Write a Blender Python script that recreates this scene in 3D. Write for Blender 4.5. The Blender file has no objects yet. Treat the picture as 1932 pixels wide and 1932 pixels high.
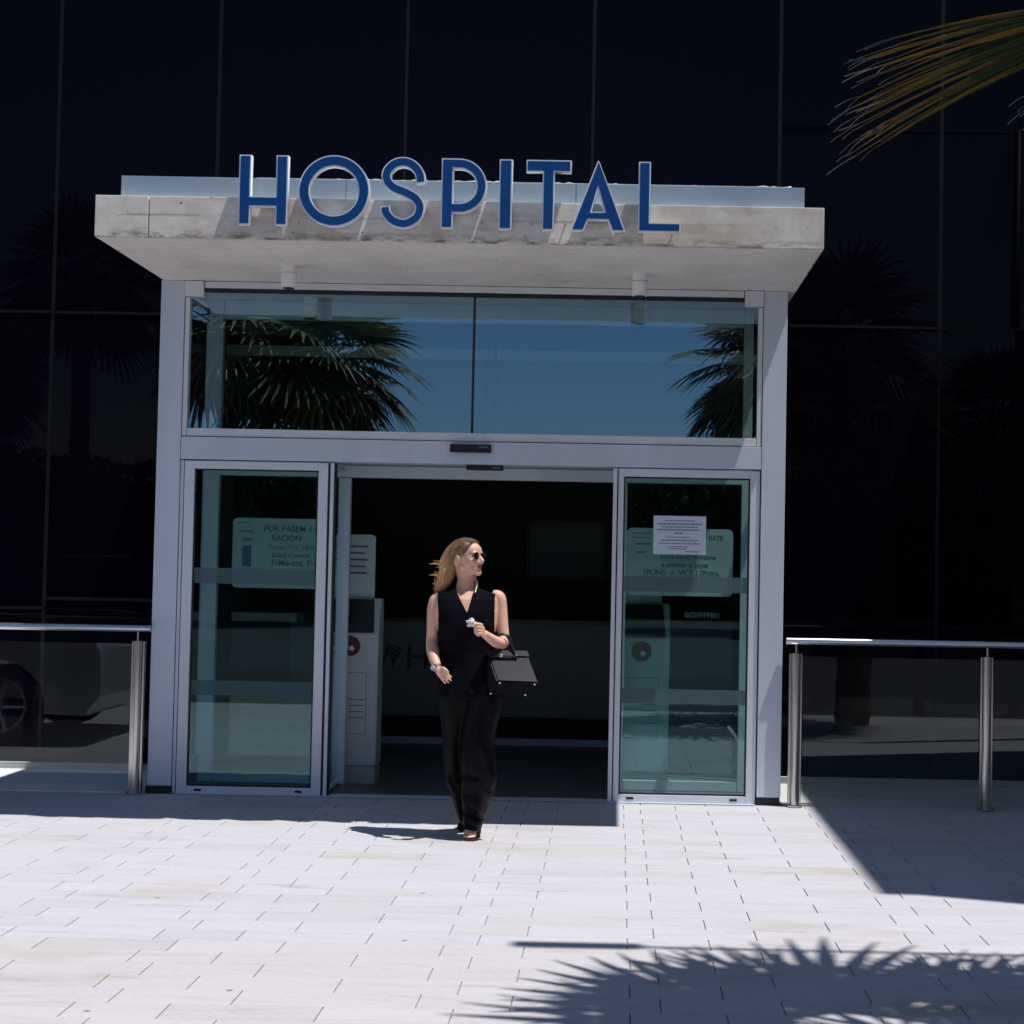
import bpy, bmesh, math, random
from mathutils import Vector, Matrix, noise
R = math.radians
scene = bpy.context.scene
COL = scene.collection
random.seed(7)

# ------------------------------------------------------------------ camera
CAM = dict(x=-0.0593, y=-10.0062, z=1.47, yaw=.0042, pitch=.0348, roll=.019, f=3000.0, pu=1150.65)
cam_d = bpy.data.cameras.new("camera")
cam = bpy.data.objects.new("camera", cam_d)
COL.objects.link(cam)
cam_d.sensor_width = 36.0
cam_d.lens = CAM['f'] / 1932.0 * 36.0
cam_d.shift_x = -(CAM['pu'] - 966.0) / 1932.0
cam_d.clip_end = 500
cam.location = (CAM['x'], CAM['y'], CAM['z'])
_cy, _sy = math.cos(CAM['yaw']), math.sin(CAM['yaw'])
_cp, _sp = math.cos(CAM['pitch']), math.sin(CAM['pitch'])
_cr, _sr = math.cos(CAM['roll']), math.sin(CAM['roll'])
_f = Vector((-_sy, _cy, 0)); _r = Vector((_cy, _sy, 0)); _u = Vector((0, 0, 1))
_f2 = _f * _cp + _u * _sp; _u2 = _u * _cp - _f * _sp
_r3 = _r * _cr + _u2 * _sr; _u3 = _u2 * _cr - _r * _sr
_m = Matrix((( _r3.x, _u3.x, -_f2.x), (_r3.y, _u3.y, -_f2.y), (_r3.z, _u3.z, -_f2.z)))
cam.rotation_mode = 'QUATERNION'
cam.rotation_quaternion = _m.to_quaternion()
scene.camera = cam

# ------------------------------------------------------------------ sky, sun, exposure
SUN_DIR = Vector((0.33, -0.12, 1.0)).normalized()
elev = math.asin(SUN_DIR.z)
az = math.atan2(SUN_DIR.x, SUN_DIR.y)
world = bpy.data.worlds.new("World"); scene.world = world
world.use_nodes = True
nt = world.node_tree
bg = nt.nodes['Background']
sky = nt.nodes.new('ShaderNodeTexSky')
sky.sky_type = 'NISHITA'; sky.sun_disc = False
sky.sun_elevation = elev; sky.sun_rotation = az
sky.air_density = 1.0; sky.dust_density = 0.15; sky.ozone_density = 3.0
nt.links.new(sky.outputs[0], bg.inputs[0])
bg.inputs[1].default_value = 0.072
sun_d = bpy.data.lights.new("sun", 'SUN'); sun_d.energy = 4.2; sun_d.angle = R(0.53)
sun_d.color = (1.0, 0.975, 0.955)
sun = bpy.data.objects.new("sun", sun_d); COL.objects.link(sun)
sun.rotation_mode = 'QUATERNION'; sun.rotation_quaternion = SUN_DIR.to_track_quat('Z', 'Y')
sun.location = (6, -6, 20)
scene.view_settings.view_transform = 'Standard'
scene.view_settings.look = 'None'
scene.view_settings.exposure = 0.12
scene.view_settings.gamma = 1.0
scene.cycles.max_bounces = 10
scene.cycles.transparent_max_bounces = 16
scene.cycles.caustics_reflective = False
scene.cycles.caustics_refractive = False

# ------------------------------------------------------------------ helpers
def link(o, parent=None):
    COL.objects.link(o)
    if parent: o.parent = parent
    return o
def tag(o, label=None, cat=None, group=None, kind=None):
    if label: o['label'] = label
    if cat: o['category'] = cat
    if group: o['group'] = group
    if kind: o['kind'] = kind
    return o
def empty(name, loc=(0, 0, 0), rz=0.0, label=None, cat=None, group=None):
    o = bpy.data.objects.new(name, None); o.empty_display_size = .2
    o.location = loc; o.rotation_euler = (0, 0, rz); link(o)
    return tag(o, label, cat, group)
def obj(name, bm, mat, parent=None, smooth=False, world=True):
    """link bm as ONE mesh object; vertices are world coordinates unless world=False"""
    me = bpy.data.meshes.new(name)
    if parent is not None and world:
        p = parent; M = Matrix.Identity(4)
        while p is not None:
            M = p.matrix_basis @ M if False else (Matrix.LocRotScale(p.location, p.rotation_euler.to_quaternion(), p.scale) @ M)
            p = p.parent
        bm.transform(M.inverted())
    bmesh.ops.recalc_face_normals(bm, faces=bm.faces[:]) if len(bm.faces) < 60000 else None
    bm.to_mesh(me); bm.free()
    if smooth:
        for p in me.polygons: p.use_smooth = True
    mats = mat if isinstance(mat, (list, tuple)) else [mat]
    for m in mats: me.materials.append(m)
    return link(bpy.data.objects.new(name, me), parent)
def box(bm, x0, x1, y0, y1, z0, z1, bev=0.0, mi=0):
    b = bmesh.new()
    bmesh.ops.create_cube(b, size=1)
    for v in b.verts:
        v.co = Vector(((x0 + x1) / 2 + v.co.x * (x1 - x0), (y0 + y1) / 2 + v.co.y * (y1 - y0), (z0 + z1) / 2 + v.co.z * (z1 - z0)))
    if bev > 0:
        bmesh.ops.bevel(b, geom=b.edges[:], offset=bev, segments=2, affect='EDGES', profile=.6)
    for f in b.faces: f.material_index = mi
    merge(bm, b)
    return bm
def merge(bm, b):
    me = bpy.data.meshes.new('tmp'); b.to_mesh(me); b.free()
    bm.from_mesh(me); bpy.data.meshes.remove(me)
def B(*a, **k):
    bm = bmesh.new(); box(bm, *a, **k); return bm
def tube(bm, pts, rad, seg=12, ry=None, cap=True, up=None, mi=0):
    """tapered tube along pts; rad list or number, ry = optional second radius list"""
    n = len(pts); pts = [Vector(p) for p in pts]
    if not isinstance(rad, (list, tuple)): rad = [rad] * n
    if ry is None: ry = rad
    elif not isinstance(ry, (list, tuple)): ry = [ry] * n
    prev = None; rings = []
    for i, p in enumerate(pts):
        t = (pts[min(i + 1, n - 1)] - pts[max(i - 1, 0)])
        t = t.normalized() if t.length > 1e-9 else Vector((0, 0, 1))
        if prev is None:
            a = up if up is not None else (Vector((1, 0, 0)) if abs(t.x) < .9 else Vector((0, 1, 0)))
            a = Vector(a)
        else: a = prev
        a = (a - t * a.dot(t)).normalized(); b = t.cross(a).normalized(); prev = a
        rings.append([bm.verts.new(p + a * rad[i] * math.cos(2 * math.pi * k / seg) + b * ry[i] * math.sin(2 * math.pi * k / seg)) for k in range(seg)])
    for i in range(n - 1):
        for k in range(seg):
            f = bm.faces.new((rings[i][k], rings[i][(k + 1) % seg], rings[i + 1][(k + 1) % seg], rings[i + 1][k])); f.material_index = mi
    if cap:
        f = bm.faces.new(rings[0][::-1]); f.material_index = mi
        f = bm.faces.new(rings[-1]); f.material_index = mi
    return bm
def boxes(name, m, parent, L, bev=0.0):
    for q in L: obj(name, B(*q, bev=bev), m, parent)
def cyl(bm, x, y, z0, z1, r, seg=32):
    return tube(bm, [(x, y, z0), (x, y, z1)], r, seg)
def ball(bm, c, r, rot=None, seg=20):
    b = bmesh.new(); bmesh.ops.create_uvsphere(b, u_segments=seg, v_segments=seg // 2 + 2, radius=1)
    M = Matrix.Translation(Vector(c)) @ (rot.to_4x4() if rot else Matrix.Identity(4)) @ Matrix.Diagonal((r[0], r[1], r[2], 1))
    b.transform(M); merge(bm, b); return bm
def spline(P, n=8):
    P = [Vector(p) for p in P]; out = []
    Q = [P[0] * 2 - P[1]] + P + [P[-1] * 2 - P[-2]]
    for i in range(1, len(Q) - 2):
        for k in range(n):
            t = k / n; p0, p1, p2, p3 = Q[i - 1:i + 3]
            out.append(.5 * ((2 * p1) + (p2 - p0) * t + (2 * p0 - 5 * p1 + 4 * p2 - p3) * t * t + (3 * p1 - p0 - 3 * p2 + p3) * t ** 3))
    out.append(P[-1]); return out

# ------------------------------------------------------------------ materials
def mat(name):
    m = bpy.data.materials.new(name); m.use_nodes = True
    t = m.node_tree; return m, t, t.nodes['Principled BSDF']
def N(t, typ, **k):
    n = t.nodes.new(typ)
    for a, b in k.items(): setattr(n, a, b)
    return n
def coords(t, kind='Object', scale=(1, 1, 1)):
    c = N(t, 'ShaderNodeTexCoord'); m = N(t, 'ShaderNodeMapping'); m.inputs['Scale'].default_value = scale
    t.links.new(c.outputs[kind], m.inputs[0]); return m.outputs[0]
def noise_n(t, vec, scale, detail=4, rough=.55, dist=0):
    n = N(t, 'ShaderNodeTexNoise'); n.inputs['Scale'].default_value = scale; n.inputs['Detail'].default_value = detail
    n.inputs['Roughness'].default_value = rough; n.inputs['Distortion'].default_value = dist
    if vec is not None: t.links.new(vec, n.inputs['Vector'])
    return n.outputs['Fac']
def ramp(t, fac, stops):
    r = N(t, 'ShaderNodeValToRGB'); e = r.color_ramp.elements
    e[0].position, e[0].color = stops[0][0], (*stops[0][1], 1)
    e[1].position, e[1].color = stops[-1][0], (*stops[-1][1], 1)
    for p, c in stops[1:-1]:
        q = e.new(p); q.color = (*c, 1)
    t.links.new(fac, r.inputs[0]); return r.outputs[0]
def mix(t, fac, a, b, mode='MIX'):
    n = N(t, 'ShaderNodeMix', data_type='RGBA', blend_type=mode)
    if isinstance(fac, (int, float)): n.inputs[0].default_value = fac
    else: t.links.new(fac, n.inputs[0])
    for s, i in ((a, 6), (b, 7)):
        if isinstance(s, (tuple, list)): n.inputs[i].default_value = (*s[:3], 1)
        else: t.links.new(s, n.inputs[i])
    return n.outputs[2]
def bump(t, p, h, strength=.3, dist=.01):
    b = N(t, 'ShaderNodeBump'); b.inputs['Strength'].default_value = strength; b.inputs['Distance'].default_value = dist
    t.links.new(h, b.inputs['Height']); t.links.new(b.outputs[0], p.inputs['Normal'])
def simple(name, col, rough=.5, metal=0.0, spec=.5, var=.0, vscale=6, bmp=0.0, bscale=60, coat=0):
    m, t, p = mat(name)
    p.inputs['Base Color'].default_value = (*col, 1)
    p.inputs['Roughness'].default_value = rough; p.inputs['Metallic'].default_value = metal
    p.inputs['Specular IOR Level'].default_value = spec
    p.inputs['Coat Weight'].default_value = coat
    v = coords(t)
    if var > 0:
        f = noise_n(t, v, vscale, 5)
        c = ramp(t, f, [(.3, tuple(x * (1 - var) for x in col)), (.7, tuple(min(1, x * (1 + var)) for x in col))])
        t.links.new(c, p.inputs['Base Color'])
    if bmp > 0: bump(t, p, noise_n(t, v, bscale, 4), bmp, .004)
    return m
def glass(name, tint=(.6, .8, .77), refl=.12, gcol=(.85, .95, 1.0), rough=.0, wavy=0.0):
    m = bpy.data.materials.new(name); m.use_nodes = True; t = m.node_tree
    for n in list(t.nodes): t.nodes.remove(n)
    out = N(t, 'ShaderNodeOutputMaterial')
    tr = N(t, 'ShaderNodeBsdfTransparent'); tr.inputs[0].default_value = (*tint, 1)
    gl = N(t, 'ShaderNodeBsdfGlossy'); gl.inputs['Color'].default_value = (*gcol, 1); gl.inputs['Roughness'].default_value = rough
    fr = N(t, 'ShaderNodeFresnel'); fr.inputs['IOR'].default_value = 1.5
    mx = N(t, 'ShaderNodeMixShader')
    ad = N(t, 'ShaderNodeMath', operation='ADD', use_clamp=True); ad.inputs[1].default_value = refl - .04
    geo = N(t, 'ShaderNodeNewGeometry')
    # reflect only at the outer (front) face so a pane reflects once
    sub = N(t, 'ShaderNodeMath', operation='SUBTRACT'); sub.inputs[0].default_value = 1
    t.links.new(geo.outputs['Backfacing'], sub.inputs[1])
    mu = N(t, 'ShaderNodeMath', operation='MULTIPLY')
    t.links.new(fr.outputs[0], ad.inputs[0]); t.links.new(ad.outputs[0], mu.inputs[0]); t.links.new(sub.outputs[0], mu.inputs[1])
    t.links.new(mu.outputs[0], mx.inputs[0]); t.links.new(tr.outputs[0], mx.inputs[1]); t.links.new(gl.outputs[0], mx.inputs[2])
    if wavy > 0:
        b = N(t, 'ShaderNodeBump'); b.inputs['Strength'].default_value = wavy; b.inputs['Distance'].default_value = .05
        t.links.new(noise_n(t, coords(t), .9, 1), b.inputs['Height'])
        t.links.new(b.outputs[0], gl.inputs['Normal'])
    t.links.new(mx.outputs[0], out.inputs[0])
    return m

# concrete: two casting bands, pores, stains
def concrete(name, base=(.86, .785, .69), dark=(.56, .475, .38)):
    m, t, p = mat(name)
    v = coords(t); vs = coords(t, scale=(1.2, 1.2, 5))
    a = noise_n(t, vs, 2.2, 6, .6, .3); b = noise_n(t, v, 22, 5, .6)
    c = ramp(t, a, [(.33, dark), (.45, base), (.72, tuple(min(1, x * 1.22) for x in base))])
    c = mix(t, .35, c, ramp(t, b, [(.3, tuple(x * .7 for x in base)), (.7, tuple(x * 1.15 for x in base))]))
    vo = N(t, 'ShaderNodeTexVoronoi'); vo.inputs['Scale'].default_value = 16; t.links.new(v, vo.inputs['Vector'])
    pr = ramp(t, vo.outputs['Distance'], [(.05, (.1, .085, .07)), (.13, (1, 1, 1))])
    msk = ramp(t, noise_n(t, v, 3.1, 2), [(.5, (0, 0, 0)), (.58, (1, 1, 1))])
    c = mix(t, msk, c, mix(t, 1.0, c, pr, 'MULTIPLY'))
    t.links.new(c, p.inputs['Base Color']); p.inputs['Roughness'].default_value = .85
    bump(t, p, b, .25, .004)
    return m
M_conc = concrete('cast_concrete')
def weather(m):
    t = m.node_tree; p = t.nodes['Principled BSDF']; src = p.inputs['Base Color'].links[0].from_socket
    c = N(t, 'ShaderNodeTexCoord'); sp = N(t, 'ShaderNodeSeparateXYZ'); t.links.new(c.outputs['Object'], sp.inputs[0])
    # rust brown blotches that gather along the drip edge, and a casting line a third of the way up
    def band(z0, w):
        a = N(t, 'ShaderNodeMath', operation='SUBTRACT'); t.links.new(sp.outputs['Z'], a.inputs[0]); a.inputs[1].default_value = z0
        b = N(t, 'ShaderNodeMath', operation='ABSOLUTE'); t.links.new(a.outputs[0], b.inputs[0])
        d = N(t, 'ShaderNodeMath', operation='DIVIDE'); t.links.new(b.outputs[0], d.inputs[0]); d.inputs[1].default_value = w
        return ramp(t, d.outputs[0], [(.0, (1, 1, 1)), (1.0, (0, 0, 0))])
    bl = ramp(t, noise_n(t, coords(t, scale=(1, 1, 3)), 9, 5, .65), [(.46, (0, 0, 0)), (.62, (1, 1, 1))])
    f1 = mix(t, 1.0, bl, band(3.242, .06), 'MULTIPLY')
    c1 = mix(t, f1, src, (.20, .15, .115))
    bl2 = ramp(t, noise_n(t, coords(t, scale=(.6, 1, 5)), 5, 5, .6), [(.42, (0, 0, 0)), (.6, (.8, .8, .8))])
    c2 = mix(t, mix(t, 1.0, bl2, band(3.365, .012), 'MULTIPLY'), c1, (.40, .33, .27))
    bl3 = ramp(t, noise_n(t, coords(t, scale=(1, 1, .5)), 2.6, 4, .55), [(.48, (0, 0, 0)), (.60, (.5, .5, .5))])
    c3 = mix(t, bl3, c2, (.55, .44, .34))
    t.links.new(c3, p.inputs['Base Color'])
weather(M_conc)
M_soffit = concrete('smooth_soffit_concrete', (.76, .72, .68), (.68, .635, .595))
def alu(name='silver_aluminium', col=(.64, .70, .79)):
    m, t, p = mat(name)
    v = coords(t, scale=(1, 1, .25))
    c = ramp(t, noise_n(t, v, 3, 6, .65), [(.3, tuple(x * .88 for x in col)), (.7, tuple(x * 1.05 for x in col))])
    t.links.new(ramp(t, noise_n(t, coords(t), 9, 5, .7), [(.3, (.36, .36, .36)), (.7, (.52, .52, .52))]), p.inputs['Roughness'])
    t.links.new(c, p.inputs['Base Color']); p.inputs['Metallic'].default_value = .08; p.inputs['Roughness'].default_value = .42
    return m
M_alu = alu()
M_alu2 = alu('pale_aluminium_trim', (.74, .77, .82))
M_gasket = simple('black_gasket', (.012, .014, .017), .6)
M_blackplastic = simple('black_plastic', (.01, .01, .014), .35)
M_facade = None
def facade_glass():
    m, t, p = mat('dark_facade_glass')
    p.inputs['Base Color'].default_value = (.0024, .0020, .0062, 1)
    p.inputs['Roughness'].default_value = .012
    p.inputs['IOR'].default_value = 1.19
    return m
M_facade = facade_glass()
M_mullion = simple('dark_mullion', (.004, .0035, .004), .5, spec=.25)
M_door = glass('door_glass', (.80, .93, .91), .115, (.55, .88, .95))
M_trans = glass('transom_glass', (.84, .94, .92), .34, (.38, .64, .94))
M_inner = glass('inner_glass', (.90, .95, .94), .05)
M_bal = glass('balustrade_glass', (.93, .96, .95), .06)
def steel():
    m, t, p = mat('brushed_stainless')
    p.inputs['Base Color'].default_value = (.62, .59, .56, 1); p.inputs['Metallic'].default_value = 1
    p.inputs['Roughness'].default_value = .24; p.inputs['Anisotropic'].default_value = .5
    bump(t, p, noise_n(t, coords(t, scale=(60, 60, 1)), 6, 2), .04, .001)
    return m
M_steel = steel()
M_rail = simple('satin_steel_rail', (.72, .73, .76), .28, 1.0)

# paving: travertine like planks, colour per stone from a vertex attribute
def paving():
    m, t, p = mat('pale_stone_paving')
    at = N(t, 'ShaderNodeAttribute', attribute_name='stone')
    v = coords(t, scale=(.8, 8, 1)); v2 = coords(t)
    st = noise_n(t, v, 2.2, 8, .66, .5)
    c = ramp(t, st, [(.30, (.455, .44, .44)), (.43, (.565, .565, .60)), (.62, (.60, .60, .645)), (.8, (.55, .545, .57))])
    fine = noise_n(t, coords(t, scale=(1, 4, 1)), 34, 4, .7)
    c = mix(t, .28, c, ramp(t, fine, [(.35, (.40, .39, .39)), (.6, (.66, .66, .68))]))
    big = noise_n(t, coords(t, scale=(.7, 1.6, 1)), .9, 4, .6)
    c = mix(t, 1.0, c, ramp(t, big, [(.33, (.90, .85, .78)), (.44, (1, 1, 1)), (.7, (1, 1, 1))]), 'MULTIPLY')
    c = mix(t, 1.0, c, at.outputs['Color'], 'MULTIPLY')
    # trodden-in gum and oil spots, and a few larger scuffed patches
    vo = N(t, 'ShaderNodeTexVoronoi'); vo.inputs['Scale'].default_value = 2.3; t.links.new(v2, vo.inputs['Vector'])
    c = mix(t, 1.0, c, ramp(t, vo.outputs['Distance'], [(.018, (.45, .43, .42)), (.034, (1, 1, 1))]), 'MULTIPLY')
    sc = ramp(t, noise_n(t, coords(t, scale=(1.2, 5, 1)), 1.7, 6, .7, .8), [(.60, (1, 1, 1)), (.70, (.83, .81, .79))])
    c = mix(t, 1.0, c, sc, 'MULTIPLY')
    t.links.new(c, p.inputs['Base Color']); p.inputs['Roughness'].default_value = .72
    p.inputs['Specular IOR Level'].default_value = .25
    bump(t, p, fine, .18, .003)
    return m
M_pave = paving()
M_grout = simple('paving_joint', (.30, .29, .29), .95, bmp=.3)
M_asphalt = simple('asphalt', (.055, .055, .058), .9, var=.2, vscale=30, bmp=.6, bscale=240)
M_strip = simple('pale_concrete_strip', (.55, .56, .55), .7, var=.08, vscale=3, bmp=.15)
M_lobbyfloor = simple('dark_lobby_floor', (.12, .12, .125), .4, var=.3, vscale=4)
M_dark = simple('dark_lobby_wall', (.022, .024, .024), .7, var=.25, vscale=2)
M_ceil = simple('vestibule_ceiling', (.5, .52, .52), .7)
M_blue = simple('blue_enamel', (.005, .075, .27), .4, spec=.25, var=.06, vscale=9)
M_silver = simple('silver_letter_return', (.86, .90, .96), .35, .0)
M_white = simple('white_plastic', (.46, .50, .51), .45, var=.06)
M_whitepaint = simple('white_lamp_paint', (.88, .88, .87), .5)
M_paper = simple('white_paper', (.62, .68, .78), .8)
M_ink = simple('dark_ink', (.02, .03, .05), .7)
M_ink2 = simple('grey_ink', (.12, .16, .24), .7)
M_red = simple('red_sticker', (.09, .014, .013), .6)
M_board = simple('pale_board', (.42, .50, .51), .5, var=.1)

# ------------------------------------------------------------------ ground
def build_paving():
    bm = bmesh.new(); cl = bm.loops.layers.float_color.new('stone')
    A = [.018, .334, .841, 1.269]; Bq = [.122, .53, 1.143, 1.455]; P = 1.838; hrow = .1766
    X0, X1 = -9.2, 7.4; g = .0026; rnd = random.Random(3)
    y = -3.02 - hrow * 0.5 - hrow * 18; row = 0
    while y < -0.02:
        ya, yb = y, min(y + hrow, -0.004)
        J = A if row % 2 == 0 else Bq
        xs = []; k = -8
        while k < 8:
            for j in J:
                x = j + k * P
                if X0 < x < X1: xs.append(x + rnd.uniform(-.004, .004))
            k += 1
        xs = [X0] + sorted(xs) + [X1]
        for a, b in zip(xs[:-1], xs[1:]):
            s = rnd.gauss(-.04, .011); w = rnd.random()
            if w < .10: c = (.97 + s, .945 + s, .915 + s, 1)
            elif w < .16: c = (.95 + s, .945 + s, .95 + s, 1)
            else: c = (1 + s, .99 + s, 1 + s, 1)
            if y < -3.9: c = (c[0] * .985, c[1] * .955, c[2] * .915, 1)
            z = [rnd.uniform(-.0001, .0001) for _ in range(4)]
            a2, b2 = a + g, b - g
            top = [bm.verts.new((a2, ya, z[0])), bm.verts.new((b2, ya, z[1])), bm.verts.new((b2, yb, z[2])), bm.verts.new((a2, yb, z[3]))]
            bot = [bm.verts.new((q.co.x, q.co.y, -.03)) for q in top]
            fs = [bm.faces.new(top)]
            for i in range(4):
                fs.append(bm.faces.new((bot[i], bot[(i + 1) % 4], top[(i + 1) % 4], top[i])))
            for f in fs:
                for lp in f.loops: lp[cl] = c
        y += hrow; row += 1
    o = obj('paving', bm, M_pave); tag(o, kind='structure')
    return row
build_paving()
tag(obj('paving_bed', B(-9.2, 7.4, -6.2, -.004, -.2, -.006), M_grout), kind='structure')
# the road behind the photographer and the kerb along it
tag(obj('road', B(-80, 80, -80, -6.41, -.3, -.02), M_asphalt), kind='structure')
M_kerb = simple('kerb_stone', (.38, .37, .36), .85, var=.12, bmp=.3)
tag(obj('kerb', B(-80, 80, -6.40, -6.305, -.25, -.002, bev=.004), M_kerb), kind='structure')
tag(obj('ground', B(-80, 80, -6.30, 60, -.5, -.205), M_asphalt), kind='structure')
tag(obj('pavement', B(-80, -9.205, -6.30, 1.0, -.2, -.001), M_pave), kind='structure')
tag(obj('pavement', B(7.405, 80, -6.30, 1.0, -.2, -.001), M_pave), kind='structure')
# pale strip at the foot of the glass wall
M_strip2 = simple('lit_white_concrete_strip', (.88, .88, .85), .7, var=.08, vscale=3, bmp=.15)  # white left strip; the brighter light on this side is also in its colour
tag(obj('strip_paving', B(-9.2, -2.985, .004, 1.05, -.19, .006), M_strip2), kind='structure')
tag(obj('strip_paving', B(1.012, 7.4, .004, 1.05, -.19, .006), M_strip), kind='structure')
for x0, x1 in ((-9.2, -2.985), (1.012, 7.4)):
    tag(obj('strip_kerb', B(x0, x1, 1.00, 1.048, .0065, .05), M_kerb), kind='structure')
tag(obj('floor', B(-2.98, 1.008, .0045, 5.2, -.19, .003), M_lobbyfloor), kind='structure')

# ------------------------------------------------------------------ hospital building
FY = 1.09
hosp = empty('hospital_building', (0, FY, 0), 0, 'dark glass curtain wall building rising behind the white entrance canopy', 'building')
cols = [-12.01, -10.68, -9.36, -8.03, -6.70, -5.37, -4.047, -2.919, -1.599, -.277, 1.041, 2.182, 3.50, 4.03]
rows = [.05, 3.19, 7.15, 11.1]
def panel(x0, x1, z0, z1):
    x0, x1, z0, z1 = x0 + .014, x1 - .014, z0 + .012, z1 - .012
    bm = bmesh.new(); nx, nz = 18, max(8, int((z1 - z0) / .09)); ph = random.uniform(0, 50)
    rz = random.uniform(-.003, .003); rx = random.uniform(-.002, .002); bow = random.uniform(-.0010, .0016)
    def yv(u, v):
        w = noise.noise(Vector((u * (x1 - x0) * 1.1 + ph, v * (z1 - z0) * .9, ph)))
        return FY + .014 + .0010 * w + bow * 4 * u * (1 - u) + (u - .5) * (x1 - x0) * rz + (v - .5) * (z1 - z0) * rx
    V = [[bm.verts.new((x0 + (x1 - x0) * i / nx, yv(i / nx, j / nz), z0 + (z1 - z0) * j / nz)) for i in range(nx + 1)] for j in range(nz + 1)]
    for j in range(nz):
        for i in range(nx): bm.faces.new((V[j][i], V[j][i + 1], V[j + 1][i + 1], V[j + 1][i]))
    fs = bm.faces[:]; ed = [e for e in bm.edges if len(e.link_faces) == 1]
    ex = bmesh.ops.extrude_edge_only(bm, edges=ed)
    for g in ex['geom']:
        if isinstance(g, bmesh.types.BMVert): g.co.y = FY + .04
    o = obj('glass_panel', bm, M_facade, hosp, smooth=True)
    me = o.data
    me.set_sharp_from_angle(angle=R(30)) if hasattr(me, 'set_sharp_from_angle') else None
for i in range(len(cols) - 1):
    x0, x1 = cols[i], cols[i + 1]
    for j in range(len(rows) - 1):
        if j == 0:
            if x1 <= -2.9: 
                zt = 1.18 if i == 6 else 1.11
                panel(x0, x1, rows[0], zt); panel(x0, x1, zt, rows[1])
            elif x0 > 1.0: panel(x0, x1, rows[0], rows[1])
            continue
        panel(x0, x1, rows[j], rows[j + 1])
for x in cols:
    if -2.9 < x < 1.0: obj('mullion', B(x - .012, x + .012, FY + .0115, FY + .05, rows[1] + .0, rows[-1]), M_mullion, hosp)
    else: obj('mullion', B(x - .013, x + .013, FY + .0105, FY + .05, rows[0], rows[-1]), M_mullion, hosp)
for z in rows:
    if z > 1: obj('transom_and_reflection_bar', B(cols[0], cols[-1], FY + .0085, FY + .048, z - .010, z + .010), M_mullion, hosp)
obj('transom_and_reflection_bar', B(cols[6], -2.93, FY + .002, FY + .047, 1.168, 1.192), M_mullion, hosp)  # added bar imitates a band reflected in the left panes
obj('transom_and_reflection_bar', B(cols[0], cols[6], FY + .002, FY + .047, 1.10, 1.12), M_mullion, hosp)  # the imitated reflection carried on over the panes further left
b = B(cols[0], cols[-1], FY + .06, FY + .3, 3.16, 11.2); box(b, cols[0], -2.93, FY + .06, FY + .3, 0, 3.16); box(b, 1.045, cols[-1], FY + .06, FY + .3, 0, 3.16)
obj('backing_wall', b, M_mullion, hosp)
b = bmesh.new()
box(b, -2.98, -2.93, FY + .305, 5.2, .004, 3.2); box(b, 1.045, 1.1, FY + .305, 5.2, .004, 3.2)
box(b, -2.925, 1.04, 5.0, 5.2, .004, 3.2); box(b, -2.98, 1.1, FY + .305, 5.2, 3.205, 3.3)
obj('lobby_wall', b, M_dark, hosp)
obj('roof', B(cols[0], cols[-1], FY + .305, 12, 11.0, 11.2), M_mullion, hosp)

# neighbouring wing out of frame on the right: throws the straight-edged shade on the paving
M_wing = simple('render_wall', (.42, .40, .38), .85, var=.08, bmp=.2)
wing = empty('hospital_wing', (6.8, 0, 0), 0, 'tall rendered side wing standing forward at the right of the glass wall', 'building')
obj('wall', B(4.06, 9.6, -3.66, FY + 3, 0, 8.60), M_wing, wing)
obj('coping', B(4.035, 9.6, -3.71, FY + 3, 8.605, 8.66), M_kerb, wing)
for k in range(3):
    w = obj('window', B(4.7 + k * 1.6, 5.7 + k * 1.6, -3.71, -3.684, 3.6, 5.2), M_mullion, wing)
    obj('pane', B(4.75 + k * 1.6, 5.65 + k * 1.6, -3.72, -3.712, 3.65, 5.15), M_facade, w)

# ------------------------------------------------------------------ entrance porch
porch = empty('entrance_porch', (-1.0, 0, 0), 0, 'glazed sliding door entrance under a thick concrete canopy slab', 'entrance')
XL, XR, H = -2.969, .999, 3.236
# canopy slab
def slab():
    bm = bmesh.new()
    box(bm, -2.966, -2.672, -1.313, FY - .01, 3.240, 3.470, bev=.004)
    box(bm, -2.667, 1.054, -1.313, FY - .01, 3.240, 3.470, bev=.004)
    return bm
canopy = obj('canopy', slab(), M_conc, porch)
obj('soffit', B(-2.955, 1.043, -1.300, FY - .012, 3.2372, 3.2396), M_soffit, canopy)
M_frost = bpy.data.materials.new('frosted_blue_glass'); M_frost.use_nodes = True
t = M_frost.node_tree; p = t.nodes['Principled BSDF']
p.inputs['Base Color'].default_value = (.28, .40, .52, 1); p.inputs['Roughness'].default_value = .18
p.inputs['Transmission Weight'].default_value = .35; p.inputs['IOR'].default_value = 1.5
t.links.new(ramp(t, noise_n(t, coords(t), 1.6, 4), [(.35, (.46, .62, .80)), (.65, (.60, .74, .86))]), p.inputs['Base Color'])
for a, b_ in ((-2.85, -1.60), (-1.597, -.32), (-.317, .952)):
    obj('parapet_glass', B(a, b_, -1.235, -1.223, 3.4705, 3.598, bev=.002), M_frost, porch)
rr = random.Random(5); xs_ = [-2.1 + .02 * k for k in range(150)]; bm = bmesh.new()
tube(bm, [(x, -1.229, 3.5995) for x in xs_], [.0015 + (.0065 * rr.random() if noise.noise(Vector((x * 3, 0, 7))) > .0 and rr.random() < .5 else 0) for x in xs_], 8)
obj('sparkle_bead', bm, simple('parapet_sparkle', (.85, .88, .92), .1, spec=1), porch, smooth=True)  # added pale glossy beads imitate sparkles along the parapet's top edge
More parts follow.
